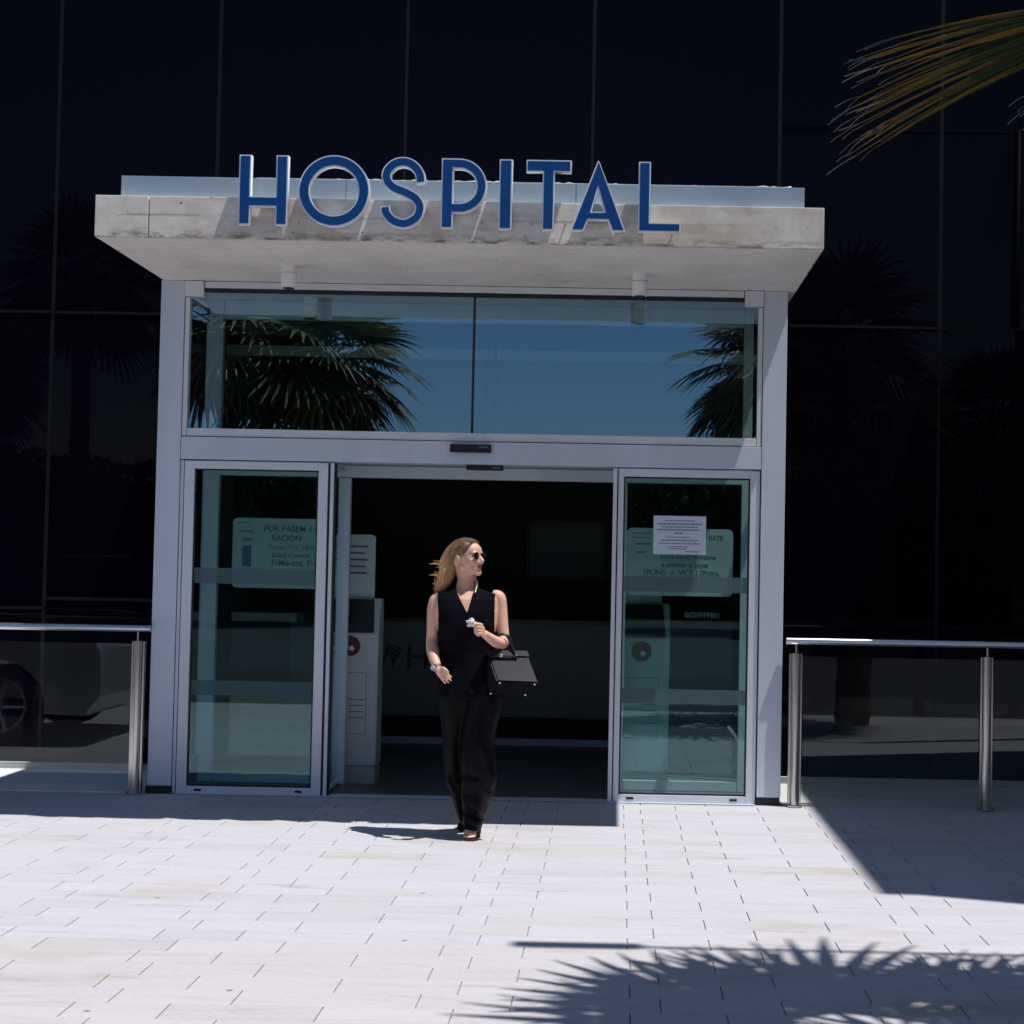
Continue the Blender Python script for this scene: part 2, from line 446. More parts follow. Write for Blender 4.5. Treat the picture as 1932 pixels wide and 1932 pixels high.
# posts
for x0, x1 in ((XL, XL + .150), (XR - .150, XR)):
    o = obj('post', B(x0, x1, 0.0, .10, .05, H, bev=.004), M_alu, porch)
    obj('base_plate', B(x0 - .01, x1 - .004, .004, .10, .004, .048, bev=.003), M_gasket, o)
# side glazing of the porch
for s, x in ((-1, XL + .03), (1, XR - .04)):
    f = bmesh.new()
    box(f, x, x + .035, .105, .165, .05, 3.2); box(f, x, x + .035, FY - .07, FY - .012, .05, 3.2)
    box(f, x, x + .035, .17, FY - .075, .05, .13); box(f, x, x + .035, .17, FY - .075, 3.12, 3.2)
    box(f, x, x + .035, .17, FY - .075, 2.12, 2.26)
    f = obj('side_frame', f, M_alu, porch)
    obj('side_glass', B(x + .012, x + .022, .168, FY - .073, .132, 2.118), M_inner, porch)
    obj('side_glass', B(x + .012, x + .022, .168, FY - .073, 2.262, 3.118), M_inner, porch)
# corner blocks, top rail, transom frame
IL, IR = XL + .153, XR - .153
obj('corner_block', B(IL, IL + .118, -.012, .075, 3.135, H - .003, bev=.003), M_alu2, porch)
obj('corner_block', B(IR - .118, IR, -.012, .075, 3.135, H - .003, bev=.003), M_alu2, porch)
obj('top_rail', B(IL + .123, IR - .123, .004, .07, 3.192, H - .003, bev=.003), M_alu2, porch)
b = bmesh.new()
box(b, IL + .002, IL + .030, .006, .07, 2.25, 3.130, bev=.002); box(b, IR - .030, IR - .002, .006, .07, 2.25, 3.130, bev=.002)
box(b, IL + .033, IR - .033, .006, .07, 2.25, 2.300, bev=.002)
obj('transom_frame', b, M_alu2, porch)
obj('transom_seal', B(IL + .033, IR - .033, .012, .06, 3.170, 3.190), M_gasket, porch)
obj('transom_glass', B(IL + .031, -.992, .034, .044, 2.301, 3.169), M_trans, porch)
obj('transom_glass', B(-.976, IR - .031, .034, .044, 2.301, 3.169), M_trans, porch)
obj('joint_bar', B(-.991, -.977, .028, .05, 2.301, 3.169), M_gasket, porch)
obj('header', B(IL + .001, IR - .001, -.006, .14, 2.104, 2.245, bev=.003), M_alu, porch)
# vestibule ceiling and inner portal
IY = .52
obj('vestibule_ceiling', B(IL, IR, .08, FY + .05, 3.205, 3.232), M_ceil, porch)
b = bmesh.new()
box(b, -2.79, -2.70, IY, IY + .06, .01, 3.2); box(b, .77, .83, IY, IY + .06, .01, 3.2)
box(b, -2.695, .765, IY, IY + .06, 3.08, 3.2)
box(b, -2.695, .765, IY - .02, IY + .08, 2.035, 2.11)
box(b, -2.695, .765, IY, IY + .06, 2.112, 2.16)
box(b, -1.905, -1.825, IY, IY + .055, .01, 2.03)
box(b, -.045, .01, IY, IY + .055, .01, 2.03)
box(b, -2.695, -1.91, IY + .003, IY + .05, .01, .07); box(b, .015, .765, IY + .003, IY + .05, .01, .07)
obj('inner_frame', b, M_alu, porch)
for x0, x1, z0, z1 in ((-2.695, -1.91, .075, 2.03), (.015, .765, .075, 2.03), (-2.695, .765, 2.165, 3.075)):
    obj('inner_glass', B(x0, x1, IY + .02, IY + .03, z0, z1), M_inner, porch)
obj('joint_bar', B(-.888, -.876, IY + .01, IY + .045, 2.165, 3.075), M_gasket, porch)
obj('lobby_beam', B(-2.9, 1.0, 1.42, 1.48, 2.955, 3.025), M_ceil, porch)
obj('joint_bar', B(-.905, -.893, 1.40, 1.43, 2.2, 2.95), M_gasket, porch)
# sliding leaves
def leaf(x0, x1, label, gx0, gx1, edge):
    d = bmesh.new(); y0, y1 = .012, .062
    box(d, x0, gx0, y0, y1, .006, 2.094, bev=.003); box(d, gx1, x1, y0, y1, .006, 2.094, bev=.003)
    box(d, gx0 + .0005, gx1 - .0005, y0 + .001, y1, .006, .050, bev=.002); box(d, gx0 + .0005, gx1 - .0005, y0 + .001, y1, 2.046, 2.094, bev=.002)
    d = obj('sliding_door', d, M_alu2, porch); d['label'] = label
    g = bmesh.new(); w = .010
    box(g, gx0 + .001, gx0 + w, y0 + .012, y0 + .03, .051, 2.045); box(g, gx1 - w, gx1 - .001, y0 + .012, y0 + .03, .051, 2.045)
    box(g, gx0 + w, gx1 - w, y0 + .012, y0 + .03, .051, .060); box(g, gx0 + w, gx1 - w, y0 + .012, y0 + .03, 2.036, 2.045)
    obj('gasket', g, M_gasket, d)
    obj('pane', B(gx0 + .010, gx1 - .010, y0 + .017, y0 + .025, .060, 2.036), M_door, d)
    mb = simple('frosted_band', (.10, .17, .18), .7, spec=.1)
    t = mb.node_tree; pp = t.nodes['Principled BSDF']; pp.inputs['Alpha'].default_value = .62
    for z0, z1 in ((1.322, 1.420), (.620, .712)):
        obj('frosted_band', B(gx0 + .012, gx1 - .012, y0 + .0135, y0 + .0145, z0, z1), mb, d)
    for xx in (gx0 + .05, gx1 - .10):
        obj('drain_slot', B(xx, xx + .045, y0 - .002, y0 + .01, .020, .034), M_gasket, d)
leaf(-2.792, -1.885, 'left sliding door leaf standing open', -2.728, -1.945, 1)
leaf(-.050, .842, 'right sliding door leaf with a notice taped inside', -.016, .782, 0)
boxes('edge_profile', M_alu2, porch, [(-1.868, -1.846, .005, .060, .006, 2.094), (-.083, -.058, -.002, .060, .004, 2.094)], .003)
boxes('brush_seal', M_gasket, porch, [(-1.882, -1.870, .03, .055, .006, 2.094), (-1.843, -1.833, .02, .055, .006, 2.094), (-.0575, -.0505, .03, .055, .006, 2.094)])
boxes('side_jamb', M_alu, porch, [(IL + .001, -2.796, .008, .07, .004, 2.098), (.846, IR, .008, .07, .004, 2.098)], .002)
obj('threshold', B(-2.79, .84, -.03, .11, .0035, .0058), M_alu, porch)
# floor track running back to the inner portal, with its glass
for z_ in (.03, 2.07):
    b = bmesh.new(); tube(b, [(-1.862, .075, z_), (-1.868, IY - .01, z_)], [.018, .018], 8); obj('pocket_rail', b, M_alu, porch)
obj('pocket_glass', B(-1.870, -1.862, .08, IY - .006, .055, 2.05), M_inner, porch)

# sensors
def sensor(x0, x1, y, z0, z1, label):
    r = empty('door_sensor', ((x0 + x1) / 2, y, z0), 0, label, 'door sensor', 'motion sensors of the sliding door')
    h = obj('housing', B(x0, x1, y - .035, y, z0, z1, bev=.006), M_blackplastic, r)
    obj('lens', B(x1 - .075, x1 - .02, y - .037, y - .0352, z1 - .02, z1 - .012), M_ink2, h)
    return r
s1 = sensor(-1.114, -.856, -.006, 2.174, 2.226, 'black sensor box on the front of the aluminium header')
s2 = sensor(-1.020, -.782, .10, 2.070, 2.103, 'slim black sensor tucked under the header above the doorway')

# ------------------------------------------------------------------ HOSPITAL letters
LY = -1.3475
def offset(poly, e):
    n = len(poly); out = []
    ar = sum(poly[i][0] * poly[(i + 1) % n][1] - poly[(i + 1) % n][0] * poly[i][1] for i in range(n))
    s = 1 if ar > 0 else -1
    for i in range(n):
        a, b, c = Vector(poly[i - 1]), Vector(poly[i]), Vector(poly[(i + 1) % n])
        d1 = (b - a).normalized(); d2 = (c - b).normalized()
        n1 = Vector((-d1.y, d1.x)) * s; n2 = Vector((-d2.y, d2.x)) * s
        m = (n1 + n2); m = m.normalized() if m.length > 1e-6 else n1
        k = e / max(.3, m.dot(n1)); out.append(tuple(b + m * k))
    return out
def poly_solid(loops, y0, y1):
    cu = bpy.data.curves.new('c', 'CURVE'); cu.dimensions = '2D'; cu.fill_mode = 'BOTH'
    for L in loops:
        sp = cu.splines.new('POLY'); sp.points.add(len(L) - 1); sp.use_cyclic_u = True
        for q, (x, z) in zip(sp.points, L): q.co = (x, z, 0, 1)
    cu.extrude = abs(y1 - y0) / 2
    o = bpy.data.objects.new('c', cu); COL.objects.link(o)
    me = bpy.data.meshes.new_from_object(o.evaluated_get(bpy.context.evaluated_depsgraph_get()))
    bpy.data.objects.remove(o); bm = bmesh.new(); bm.from_mesh(me); bpy.data.meshes.remove(me)
    for v in bm.verts: v.co = Vector((v.co.x, (y0 + y1) / 2 - v.co.z, v.co.y))
    bmesh.ops.remove_doubles(bm, verts=bm.verts[:], dist=1e-5)
    return bm
def stroke(pts, w):
    P = [Vector(p) for p in pts]; L = []; Rr = []
    for i, p in enumerate(P):
        t = (P[min(i + 1, len(P) - 1)] - P[max(i - 1, 0)]).normalized(); n = Vector((-t.y, t.x))
        L.append(tuple(p + n * w / 2)); Rr.append(tuple(p - n * w / 2))
    return L + Rr[::-1]
def circ(cx, cz, rx, rz=None, n=56): 
    rz = rz or rx
    return [(cx + rx * math.cos(2 * math.pi * k / n), cz + rz * math.sin(2 * math.pi * k / n)) for k in range(n)]
zb, zt, W = 3.307, 3.693, .066
hh = zt - zb
def zf(f): return zt - f * hh
def glyphs():
    G = []
    a, b = -2.162, -1.893
    G.append(('H', [[(a, zb), (a + W, zb), (a + W, zf(.74)), (b - W, zf(.74)), (b - W, zb), (b, zb), (b, zt), (b - W, zt), (b - W, zf(.59)), (a + W, zf(.59)), (a + W, zt), (a, zt)]]))
    G.append(('O', [circ(-1.640, 3.502, .195, .197), circ(-1.640, 3.502, .133, .135)]))
    sp = [(805, 168), (797, 125), (768, 92), (730, 80), (690, 90), (661, 122), (662, 158), (690, 188), (740, 208), (783, 232), (803, 268), (792, 308), (757, 333), (725, 338), (687, 324), (660, 294), (656, 266)]
    S = [Vector((-1.378 + (x - 640) * .001293, 0, 3.693 - (y - 62) * .001317)) for x, y in sp]
    G.append(('S', [stroke([(q.x, q.z) for q in spline(S, 5)], .054)]))
    a = -1.052; cz = (zt + zf(.78)) / 2; ro = (zt - zf(.78)) / 2; cx = -.803 - ro
    arc = [(cx + ro * math.sin(math.pi * k / 24), cz + ro * math.cos(math.pi * k / 24)) for k in range(25)]
    outer = [(a, zb), (a, zt)] + arc + [(a + W, zf(.78)), (a + W, zb)]
    ri = ro - .056
    inn = [(a + W, cz + ri)] + [(cx + ri * math.sin(math.pi * k / 24), cz + ri * math.cos(math.pi * k / 24)) for k in range(25)] + [(a + W, cz - ri)]
    G.append(('P', [outer, inn]))
    G.append(('I', [[(-.735, zb), (-.664, zb), (-.664, zt), (-.735, zt)]]))
    a, b, m = -.588, -.341, -.465
    G.append(('T', [[(m - W / 2, zb), (m + W / 2, zb), (m + W / 2, zf(.17)), (b, zf(.17)), (b, zt), (a, zt), (a, zf(.17)), (m - W / 2, zf(.17))]]))
    a, b, m = -.341, -.040, -.194
    wf = .072
    def xl_(f): return m + (a - m) * f
    def xr_(f): return m + (b - m) * f
    s1_, s2_ = .80, .835
    G.append(('A', [[(a, zb), (m - .004, zt), (m + .004, zt), (b, zb), (b - wf, zb), (b - wf + (m - b) * (.16), zf(.845)), (a + wf + (m - a) * (.16), zf(.845)), (a + wf, zb)],
                    [(m, zf(.40)), (xr_(.73) - .074, zf(.725)), (xl_(.73) + .074, zf(.725))]]))
    a, b = .028, .262
    G.append(('L', [[(a, zb), (b, zb), (b, zf(.865)), (a + W, zf(.865)), (a + W, zt), (a, zt)]]))
    return G
sign = empty('hospital_sign', (-.95, LY, 3.3), 0, 'raised blue letters with silver edges reading HOSPITAL on the canopy edge', 'sign')
for ch, loops in glyphs():
    o = obj('letter', poly_solid(loops, LY - .022, LY + .022), M_silver, sign)
    inner = [offset(L, .0075 if i == 0 else -.0075) for i, L in enumerate(loops)]
    obj('letter_face', poly_solid(inner, LY - .0245, LY - .019), M_blue, o)
    xs = [q[0] for q in loops[0]]
    for xx in (((min(xs) + max(xs)) / 2,) if ch in 'OSI' else (min(xs) + .03, max(xs) - .03)):
        pin = bmesh.new(); tube(pin, [(xx, LY + .02, 3.35), (xx, -1.312, 3.35)], .005, 8); obj('fixing_pin', pin, M_steel, o)

# ------------------------------------------------------------------ downlights
def downlight(x, y, label, zc=3.2372):
    r = empty('downlight', (x, y, zc), 0, label, 'downlight', 'white cylinder downlights of the entrance')
    b = bmesh.new(); cyl(b, x, y, zc - .135, zc - .0005, .046)
    bmesh.ops.bevel(b, geom=[e for e in b.edges if e.calc_face_angle(0) > 1], offset=.003, segments=2, affect='EDGES')
    h = obj('housing', b, M_whitepaint, r, smooth=False)
    b = bmesh.new(); tube(b, [(x, y, zc - .045), (x, y, zc - .049)], .0468, 32); obj('ring', b, M_kerb, h)
    b = bmesh.new(); tube(b, [(x, y, zc - .1375), (x, y, zc - .1355)], .036, 24); obj('lens', b, M_blackplastic, r)
downlight(-2.045, -.56, 'left white cylinder downlight under the concrete soffit')
downlight(.055, -.50, 'right white cylinder downlight under the concrete soffit')
downlight(-2.10, .40, 'left cylinder downlight seen through the transom glass', 3.2045)
downlight(.075, .40, 'right cylinder downlight seen through the transom glass', 3.2045)

# ------------------------------------------------------------------ text helper
def text_bm(s, x, z, size, y, align='CENTER', bold=0.0):
    cu = bpy.data.curves.new('t', 'FONT'); cu.body = s; cu.size = size; cu.align_x = align; cu.extrude = .0004; cu.offset = bold
    o = bpy.data.objects.new('t', cu); COL.objects.link(o)
    me = bpy.data.meshes.new_from_object(o.evaluated_get(bpy.context.evaluated_depsgraph_get())); bpy.data.objects.remove(o)
    bm = bmesh.new(); bm.from_mesh(me); bpy.data.meshes.remove(me)
    for v in bm.verts: v.co = Vector((x + v.co.x, y - v.co.z, z + v.co.y))
    return bm
def lines_bm(specs, y, seed=1):
    """tiny rows of word-like marks: (x_centre, z, width, height)"""
    r = random.Random(seed); bm = bmesh.new()
    for cx, z, w, h in specs:
        x = cx - w / 2
        while x < cx + w / 2 - .004:
            l = min(r.uniform(.006, .022), cx + w / 2 - x); box(bm, x, x + l, y - .0003, y, z - h / 2, z + h / 2); x += l + .0028
    return bm

# notice on the right leaf
nt_ = empty('paper_notice', (.34, .026, 1.56), 0, 'white printed paper notice taped inside the right sliding door', 'notice')
sh = obj('sheet', B(.176, .507, .0255, .0265, 1.560, 1.802), M_paper, nt_)
x = .3415
obj('print', lines_bm([(x, 1.772, .19, .006), (x, 1.751, .29, .008), (x, 1.733, .24, .007), (x - .01, 1.714, .27, .008), (x - .005, 1.694, .06, .009)], .0252, 2), M_ink2, sh)
obj('print', lines_bm([(x - .01, 1.668, .15, .005), (x, 1.648, .23, .007), (x, 1.628, .26, .006), (x - .01, 1.608, .14, .005), (x - .01, 1.595, .12, .005), (x + .08, 1.578, .09, .006)], .0252, 3), M_ink2, sh)

# boards on the inner glazing
M_faint = simple('faded_ink', (.13, .18, .20), .7)
def board(x0, x1, z0, z1, label, lines, seed):
    r = empty('notice_board', ((x0 + x1) / 2, IY, z0), 0, label, 'notice board', 'information boards behind the door glass')
    bm = bmesh.new(); cu = []; rad = .035
    for cx, cz, a0 in ((x1 - rad, z1 - rad, 0), (x0 + rad, z1 - rad, 90), (x0 + rad, z0 + rad, 180), (x1 - rad, z0 + rad, 270)):
        for k in range(7): cu.append((cx + rad * math.cos(R(a0 + 15 * k)), cz + rad * math.sin(R(a0 + 15 * k))))
    p_ = obj('panel', poly_solid([cu], IY - .012, IY - .004), M_board, r)
    b = bmesh.new()
    for s, xx, zz, sz, bo in lines: merge(b, text_bm(s, xx, zz, sz, IY - .0125, 'CENTER', bo))
    obj('lettering', b, M_faint, p_)
    return r, p_
r1, p1 = board(-2.596, -1.925, 1.29, 1.752, 'pale rounded information board behind the left door glass',
      [('PUR PASEM 1 DAM', -2.16, 1.665, .056, .0012), ('RACION', -2.24, 1.605, .052, .0012), ('Pus sus Most a Roma', -2.19, 1.55, .040, 0), ('Bulles Control', -2.21, 1.495, .042, .0006), ('F-Me-tes, P-ras', -2.16, 1.44, .058, .0012)], 1)
obj('lettering', lines_bm([(-2.53, 1.722, .08, .008), (-2.50, 1.665, .09, .012), (-2.50, 1.61, .06, .02)], IY - .0122, 4), M_faint, p1)
obj('pictogram', B(-2.53, -2.47, IY - .0126, IY - .0122, 1.43, 1.57), M_ink2, p1)
r2, p2 = board(.012, .715, 1.29, 1.735, 'pale rounded information board behind the taped notice on the right door',
      [('RATE', .60, 1.665, .040, .0012), ('porte nanny el cliente', .42, 1.535, .042, .0006), ('a entitats al joves', .40, 1.480, .044, .0010), ('[PUNS  o  W.T.] [Prins,', .38, 1.425, .052, .0012)], 2)
obj('lettering', lines_bm([(.11, 1.70, .12, .008), (.11, 1.672, .12, .006), (.12, 1.63, .10, .012), (.11, 1.575, .06, .012)], IY - .0122, 5), M_faint, p2)
# small white numerals decal on inner glass right
tg = empty('numeral_decal', (.46, IY, 1.18), 0, 'row of small white numerals on the inner glass below the right board', 'decal')
obj('numerals', text_bm('002FFFF80I', .52, 1.148, .05, IY - .003, 'CENTER', .0004), simple('faded_white_ink', (.17, .18, .18), .7), tg)

# ------------------------------------------------------------------ kiosks
def kiosk(xc, yc, w, label, first):
    r = empty('ticket_kiosk', (xc, yc, 0), 0, label, 'kiosk', 'self service kiosks flanking the inner doorway')
    x0, x1 = xc - w / 2, xc + w / 2
    prof = [(-.02, .0), (-.02, 1.0), (.10, 1.23), (.22, 1.23), (.22, .0)]   # side outline y,z
    bm = bmesh.new(); L = [bm.verts.new((x0, yc + a, .12 + b if b == 0 else b)) for a, b in prof]; Rv = [bm.verts.new((x1, yc + a, .12 + b if b == 0 else b)) for a, b in prof]
    bm.faces.new(L[::-1]); bm.faces.new(Rv)
    for i in range(5): bm.faces.new((L[i], L[(i + 1) % 5], Rv[(i + 1) % 5], Rv[i]))
    bmesh.ops.bevel(bm, geom=bm.edges[:], offset=.008, segments=2, affect='EDGES')
    body = obj('body', bm, M_white, r)
    obj('base', B(x0 + .005, x1 - .005, yc - .015, yc + .2, .004, .118), M_kerb, r)
    bm = bmesh.new(); e = .028
    vs = [bm.verts.new(v) for v in ((x0 + e, yc - .0235, 1.003), (x1 - e, yc - .0235, 1.003), (x1 - e - .02, yc + .090, 1.222), (x0 + e + .02, yc + .090, 1.222))]
    bm.faces.new(vs); rr_ = bmesh.ops.extrude_face_region(bm, geom=bm.faces[:]); 
    for v in [g for g in rr_['geom'] if isinstance(g, bmesh.types.BMVert)]: v.co += Vector((0, -.006, .003))
    obj('screen', bm, M_blackplastic, r)
    b = bmesh.new(); tube(b, [(xc, yc - .0205, .915), (xc, yc - .0225, .915)], .068, 32); st = obj('sticker', b, M_red, r)
    b = bmesh.new(); tube(b, [(xc + .01, yc - .023, .90), (xc + .01, yc - .024, .90)], .02, 5); obj('emblem', b, M_alu, st)
    b = bmesh.new(); cu = [(x0 + .06, .33), (x1 - .07, .33), (x1 - .07, .74), (x0 + .06, .74)]
    b = poly_solid([cu, offset(cu, .004)], yc - .0215, yc - .0205); obj('frame_line', b, M_ink2, r)
    obj('print', lines_bm([(xc + .05, .56 - .04 * k, .10, .006) for k in range(4)] + [(xc - .02, .965, .12, .007)], yc - .0208, 9), M_ink, r)
    cu = []; xa, xb, za, zc_, rad = x0 + .03, x1 - .055, 1.232, 1.66, .03
    for cx, cz, a0 in ((xb - rad, zc_ - rad, 0), (xa + rad, zc_ - rad, 90), (xa + .004, za + .004, 180), (xb - .004, za + .004, 270)):
        q_ = rad if a0 < 180 else .004
        for k in range(7): cu.append((cx + q_ * math.cos(R(a0 + 15 * k)), cz + q_ * math.sin(R(a0 + 15 * k))))
    sg = obj('header_sign', poly_solid([cu], yc + .13, yc + .15), M_board, r)
    obj('print', lines_bm([(xc - .02, 1.58 - .045 * k, .20 - .03 * (k % 2), .011) for k in range(5)], yc + .1295, 11), M_ink, sg)
kiosk(-1.815, .62, .37, 'white kiosk with red sticker beside the left inner jamb', True)
kiosk(.125, .64, .375, 'white kiosk with red sticker seen through the right door leaf', False)

# ------------------------------------------------------------------ reception desk
desk = empty('reception_desk', (-.8, 3.0, 0), 0, 'long dark grey reception desk at the back of the lobby', 'desk')
M_desk = simple('desk_laminate', (.13, .14, .145), .6, var=.05)
obj('counter_front', B(-2.7, .9, 3.0, 3.5, .235, 1.0), M_desk, desk)
obj('counter_top', B(-2.72, .92, 2.97, 3.52, 1.002, 1.03), M_blackplastic, desk)
obj('plinth', B(-2.68, .88, 3.06, 3.45, .06, .232), M_mullion, desk)
obj('kick_strip', B(-2.7, .9, 3.03, 3.058, .004, .058), simple('kick_strip_metal', (.45, .48, .5), .4), desk)
lg = text_bm('H', -1.66, .615, .285, 2.997, 'CENTER', .002); obj('lettering', lg, M_ink, desk)
b = bmesh.new()
for k in range(4): tube(b, spline([(-1.955 + .01 * k, 2.997, .60 + .04 * k), (-1.90, 2.997, .74 + .02 * k), (-1.86 + .02 * k, 2.997, .66 + .035 * k), (-1.87, 2.997, .62 + .02 * k)], 5), .006, 6)
obj('emblem', b, M_ink, desk)
# a dim picture on the lobby back wall
pf = empty('wall_picture', (-.9, 4.98, 1.4), 0, 'dark framed picture on the lobby back wall behind the woman', 'picture')
b = bmesh.new()
for a in ((-.35, -.33, 1.35, 1.9), (.38, .40, 1.35, 1.9), (-.33, .38, 1.35, 1.37), (-.33, .38, 1.88, 1.9)): box(b, -.55 + a[0], -.55 + a[1], 4.96, 4.99, a[2], a[3])
obj('frame', b, M_blackplastic, pf); obj('canvas', B(-.87, -.18, 4.975, 4.985, 1.375, 1.875), M_desk, pf)

# ------------------------------------------------------------------ balustrades
def balustrade(label, xs, rail0, rail1, gl0, gl1):
    r = empty('balustrade', (xs[0], -.03, 0), 0, label, 'balustrade', 'steel and glass balustrades beside the entrance')
    zt0 = 1.052
    b = bmesh.new(); tube(b, [(rail0, -.04, zt0 - .02), (rail1, -.04, zt0 - .02)], .0215, 20); obj('handrail', b, M_rail, r, smooth=False)
    for x in xs:
        b = bmesh.new(); tube(b, [(x, -.04, .012), (x, -.04, .955)], [.026, .026], 28); ps = obj('post', b, M_steel, r, smooth=False)
        b = bmesh.new(); box(b, x - .040, x - .028, -.030, .01, .012, .952, bev=.003); box(b, x + .028, x + .040, -.030, .01, .012, .952, bev=.003); box(b, x - .027, x + .027, -.012, .006, .012, .950)
        obj('clamp_profile', b, M_steel, ps)
        b = bmesh.new(); tube(b, [(x, -.04, .9555), (x, -.04, 1.012)], .006, 10); obj('pin', b, M_steel, ps)
        b = bmesh.new(); tube(b, [(x, -.04, .004), (x, -.04, .0115)], .05, 24)
        obj('foot_plate', b, M_steel, ps)
    for a, c in zip(gl0, gl1): obj('glass_panel', B(a, c, -.016, -.006, .055, .935), M_bal, r)
balustrade('steel and glass balustrade left of the entrance', (-3.040, -4.55, -6.06), -2.965, -6.6, (-4.505, -6.015), (-3.085, -4.595))
balustrade('steel and glass balustrade right of the entrance', (1.082, 2.275, 3.20), 1.018, 3.3, (1.128, 2.32), (2.23, 3.155))
# ------------------------------------------------------------------ palms
def leaf_mat(name, g=(.045, .085, .025)):
    m, t, p = mat(name)
    at = N(t, 'ShaderNodeAttribute', attribute_name='leaf')
    t.links.new(at.outputs['Color'], p.inputs['Base Color']); p.inputs['Roughness'].default_value = .5
    tr = N(t, 'ShaderNodeBsdfTranslucent'); t.links.new(at.outputs['Color'], tr.inputs[0])
    mx = N(t, 'ShaderNodeMixShader'); mx.inputs[0].default_value = .25
    t.links.new(p.outputs[0], mx.inputs[1]); t.links.new(tr.outputs[0], mx.inputs[2]); t.links.new(mx.outputs[0], t.nodes['Material Output'].inputs[0])
    return m
M_leaf = leaf_mat('palm_leaf')
M_trunk = simple('palm_trunk_fibre', (.13, .09, .06), .95, var=.35, vscale=14, bmp=.8, bscale=30)
def frond(bm, cl, base, hub, axis, side, L, p0, p1, n, rnd, dry=.3, hairs=False, droop=.35, wseg=1.0):
    """fan leaf: petiole base->hub, blade of n folded ribs swept from angle p0 to p1 about the hub"""
    base, hub, axis, side = Vector(base), Vector(hub), Vector(axis).normalized(), Vector(side)
    side = (side - axis * side.dot(axis)).normalized(); nrm = axis.cross(side).normalized()
    if nrm.z < 0: nrm = -nrm
    def paint(fs, c):
        for f in fs:
            for lp in f.loops: lp[cl] = c
    if base != hub:
        k0 = len(bm.faces); mid = (base + hub) / 2 + Vector((0, 0, .06 * (hub - base).length))
        tube(bm, spline([base, mid, hub], 3), [.022, .02, .018, .016, .014, .013, .012], 6)
        bm.faces.ensure_lookup_table(); paint(bm.faces[k0:], (.10, .10, .03, 1))
    steps = 7
    for i in range(n):
        ph = p0 + (p1 - p0) * (i + .5) / n + rnd.uniform(-.012, .012)
        d = axis * math.cos(ph) + side * math.sin(ph)
        s = (side * math.cos(ph) - axis * math.sin(ph))
        Li = L * (.80 + .2 * math.cos(ph)) * rnd.uniform(.9, 1.05)
        dw = (p1 - p0) / n * .5 * wseg
        dr = droop * rnd.uniform(.6, 1.3); tone = rnd.uniform(.75, 1.3); isdry = rnd.random() < dry
        tipc = (.34, .21, .04) if rnd.random() < .6 else (.30, .16, .07)
        rows = []
        for k in range(steps + 1):
            u = k / steps
            w = Li * u * dw if u < .52 else Li * .52 * dw * max(0.06, (1 - (u - .52) / .48)) ** .8
            w = max(w, .0012)
            c = hub + d * Li * u - Vector((0, 0, 1)) * dr * Li * max(0, u - .35) ** 2 + nrm * .0
            fold = nrm * w * .55
            rows.append((bm.verts.new(c - s * w), bm.verts.new(c + fold), bm.verts.new(c + s * w), u))
        for k in range(steps):
            a, b = rows[k], rows[k + 1]; u = (a[3] + b[3]) / 2
            q = max(0., (u - (.30 if isdry else .66)) / .35); q = min(1, q)
            g = (.040 * tone, .072 * tone, .020 * tone)
            c = tuple(g[j] * (1 - q) + tipc[j] * q * tone for j in range(3)) + (1,)
            f1 = bm.faces.new((a[0], a[1], b[1], b[0])); f2 = bm.faces.new((a[1], a[2], b[2], b[1])); paint((f1, f2), c)
        if hairs:
            for h in range(1):
                e = rows[-1 - h][1].co.copy(); k0 = len(bm.faces)
                q = e + (d * rnd.uniform(.03, .10) + s * rnd.uniform(-.012, .012) - Vector((0, 0, rnd.uniform(.01, .03)))) * L
                m = (e + q) / 2 + Vector((0, 0, rnd.uniform(.0, .005)))
                tube(bm, spline([e, m, q], 3), [.0013] * 7, 3); bm.faces.ensure_lookup_table(); paint(bm.faces[k0:], (.34, .30, .25, 1))
def palm_crown(center, rnd, nfr, L, pet, keep=None, nleaf=26, dry=.3, low=-.5):
    bm = bmesh.new(); cl = bm.loops.layers.float_color.new('leaf'); c = Vector(center)
    for i in range(nfr):
        a = i * 2.39996 + rnd.uniform(-.2, .2); e = low + (1.35 - low) * ((i + .5) / nfr)
        d = Vector((math.cos(a) * math.cos(e), math.sin(a) * math.cos(e), math.sin(e)))
        hub = c + d * pet * rnd.uniform(.85, 1.1) - Vector((0, 0, .10 * pet))
        ax = (d + Vector((0, 0, -.35 - .25 * (1 - e)))).normalized()
        if keep and not keep(hub, ax, L): continue
        sd = Vector((-d.y, d.x, 0)) + Vector((0, 0, rnd.uniform(-.4, .4)))
        frond(bm, cl, c + d * .1, hub, ax, sd, L * rnd.uniform(.85, 1.1), -1.9, 1.9, nleaf, rnd, dry if e > 0 else .75, droop=.4)
    return bm
def trunk_bm(x, y, h, r0, r1):
    bm = bmesh.new(); n = int(h / .12); pts = []; rad = []
    for k in range(n + 1):
        u = k / n; pts.append((x + .06 * math.sin(u * 2.1), y + .04 * math.sin(u * 1.3), u * h)); rad.append((r0 * (1 - u) + r1 * u) * (1.07 if k % 2 else .97))
    tube(bm, pts, rad, 14); return bm
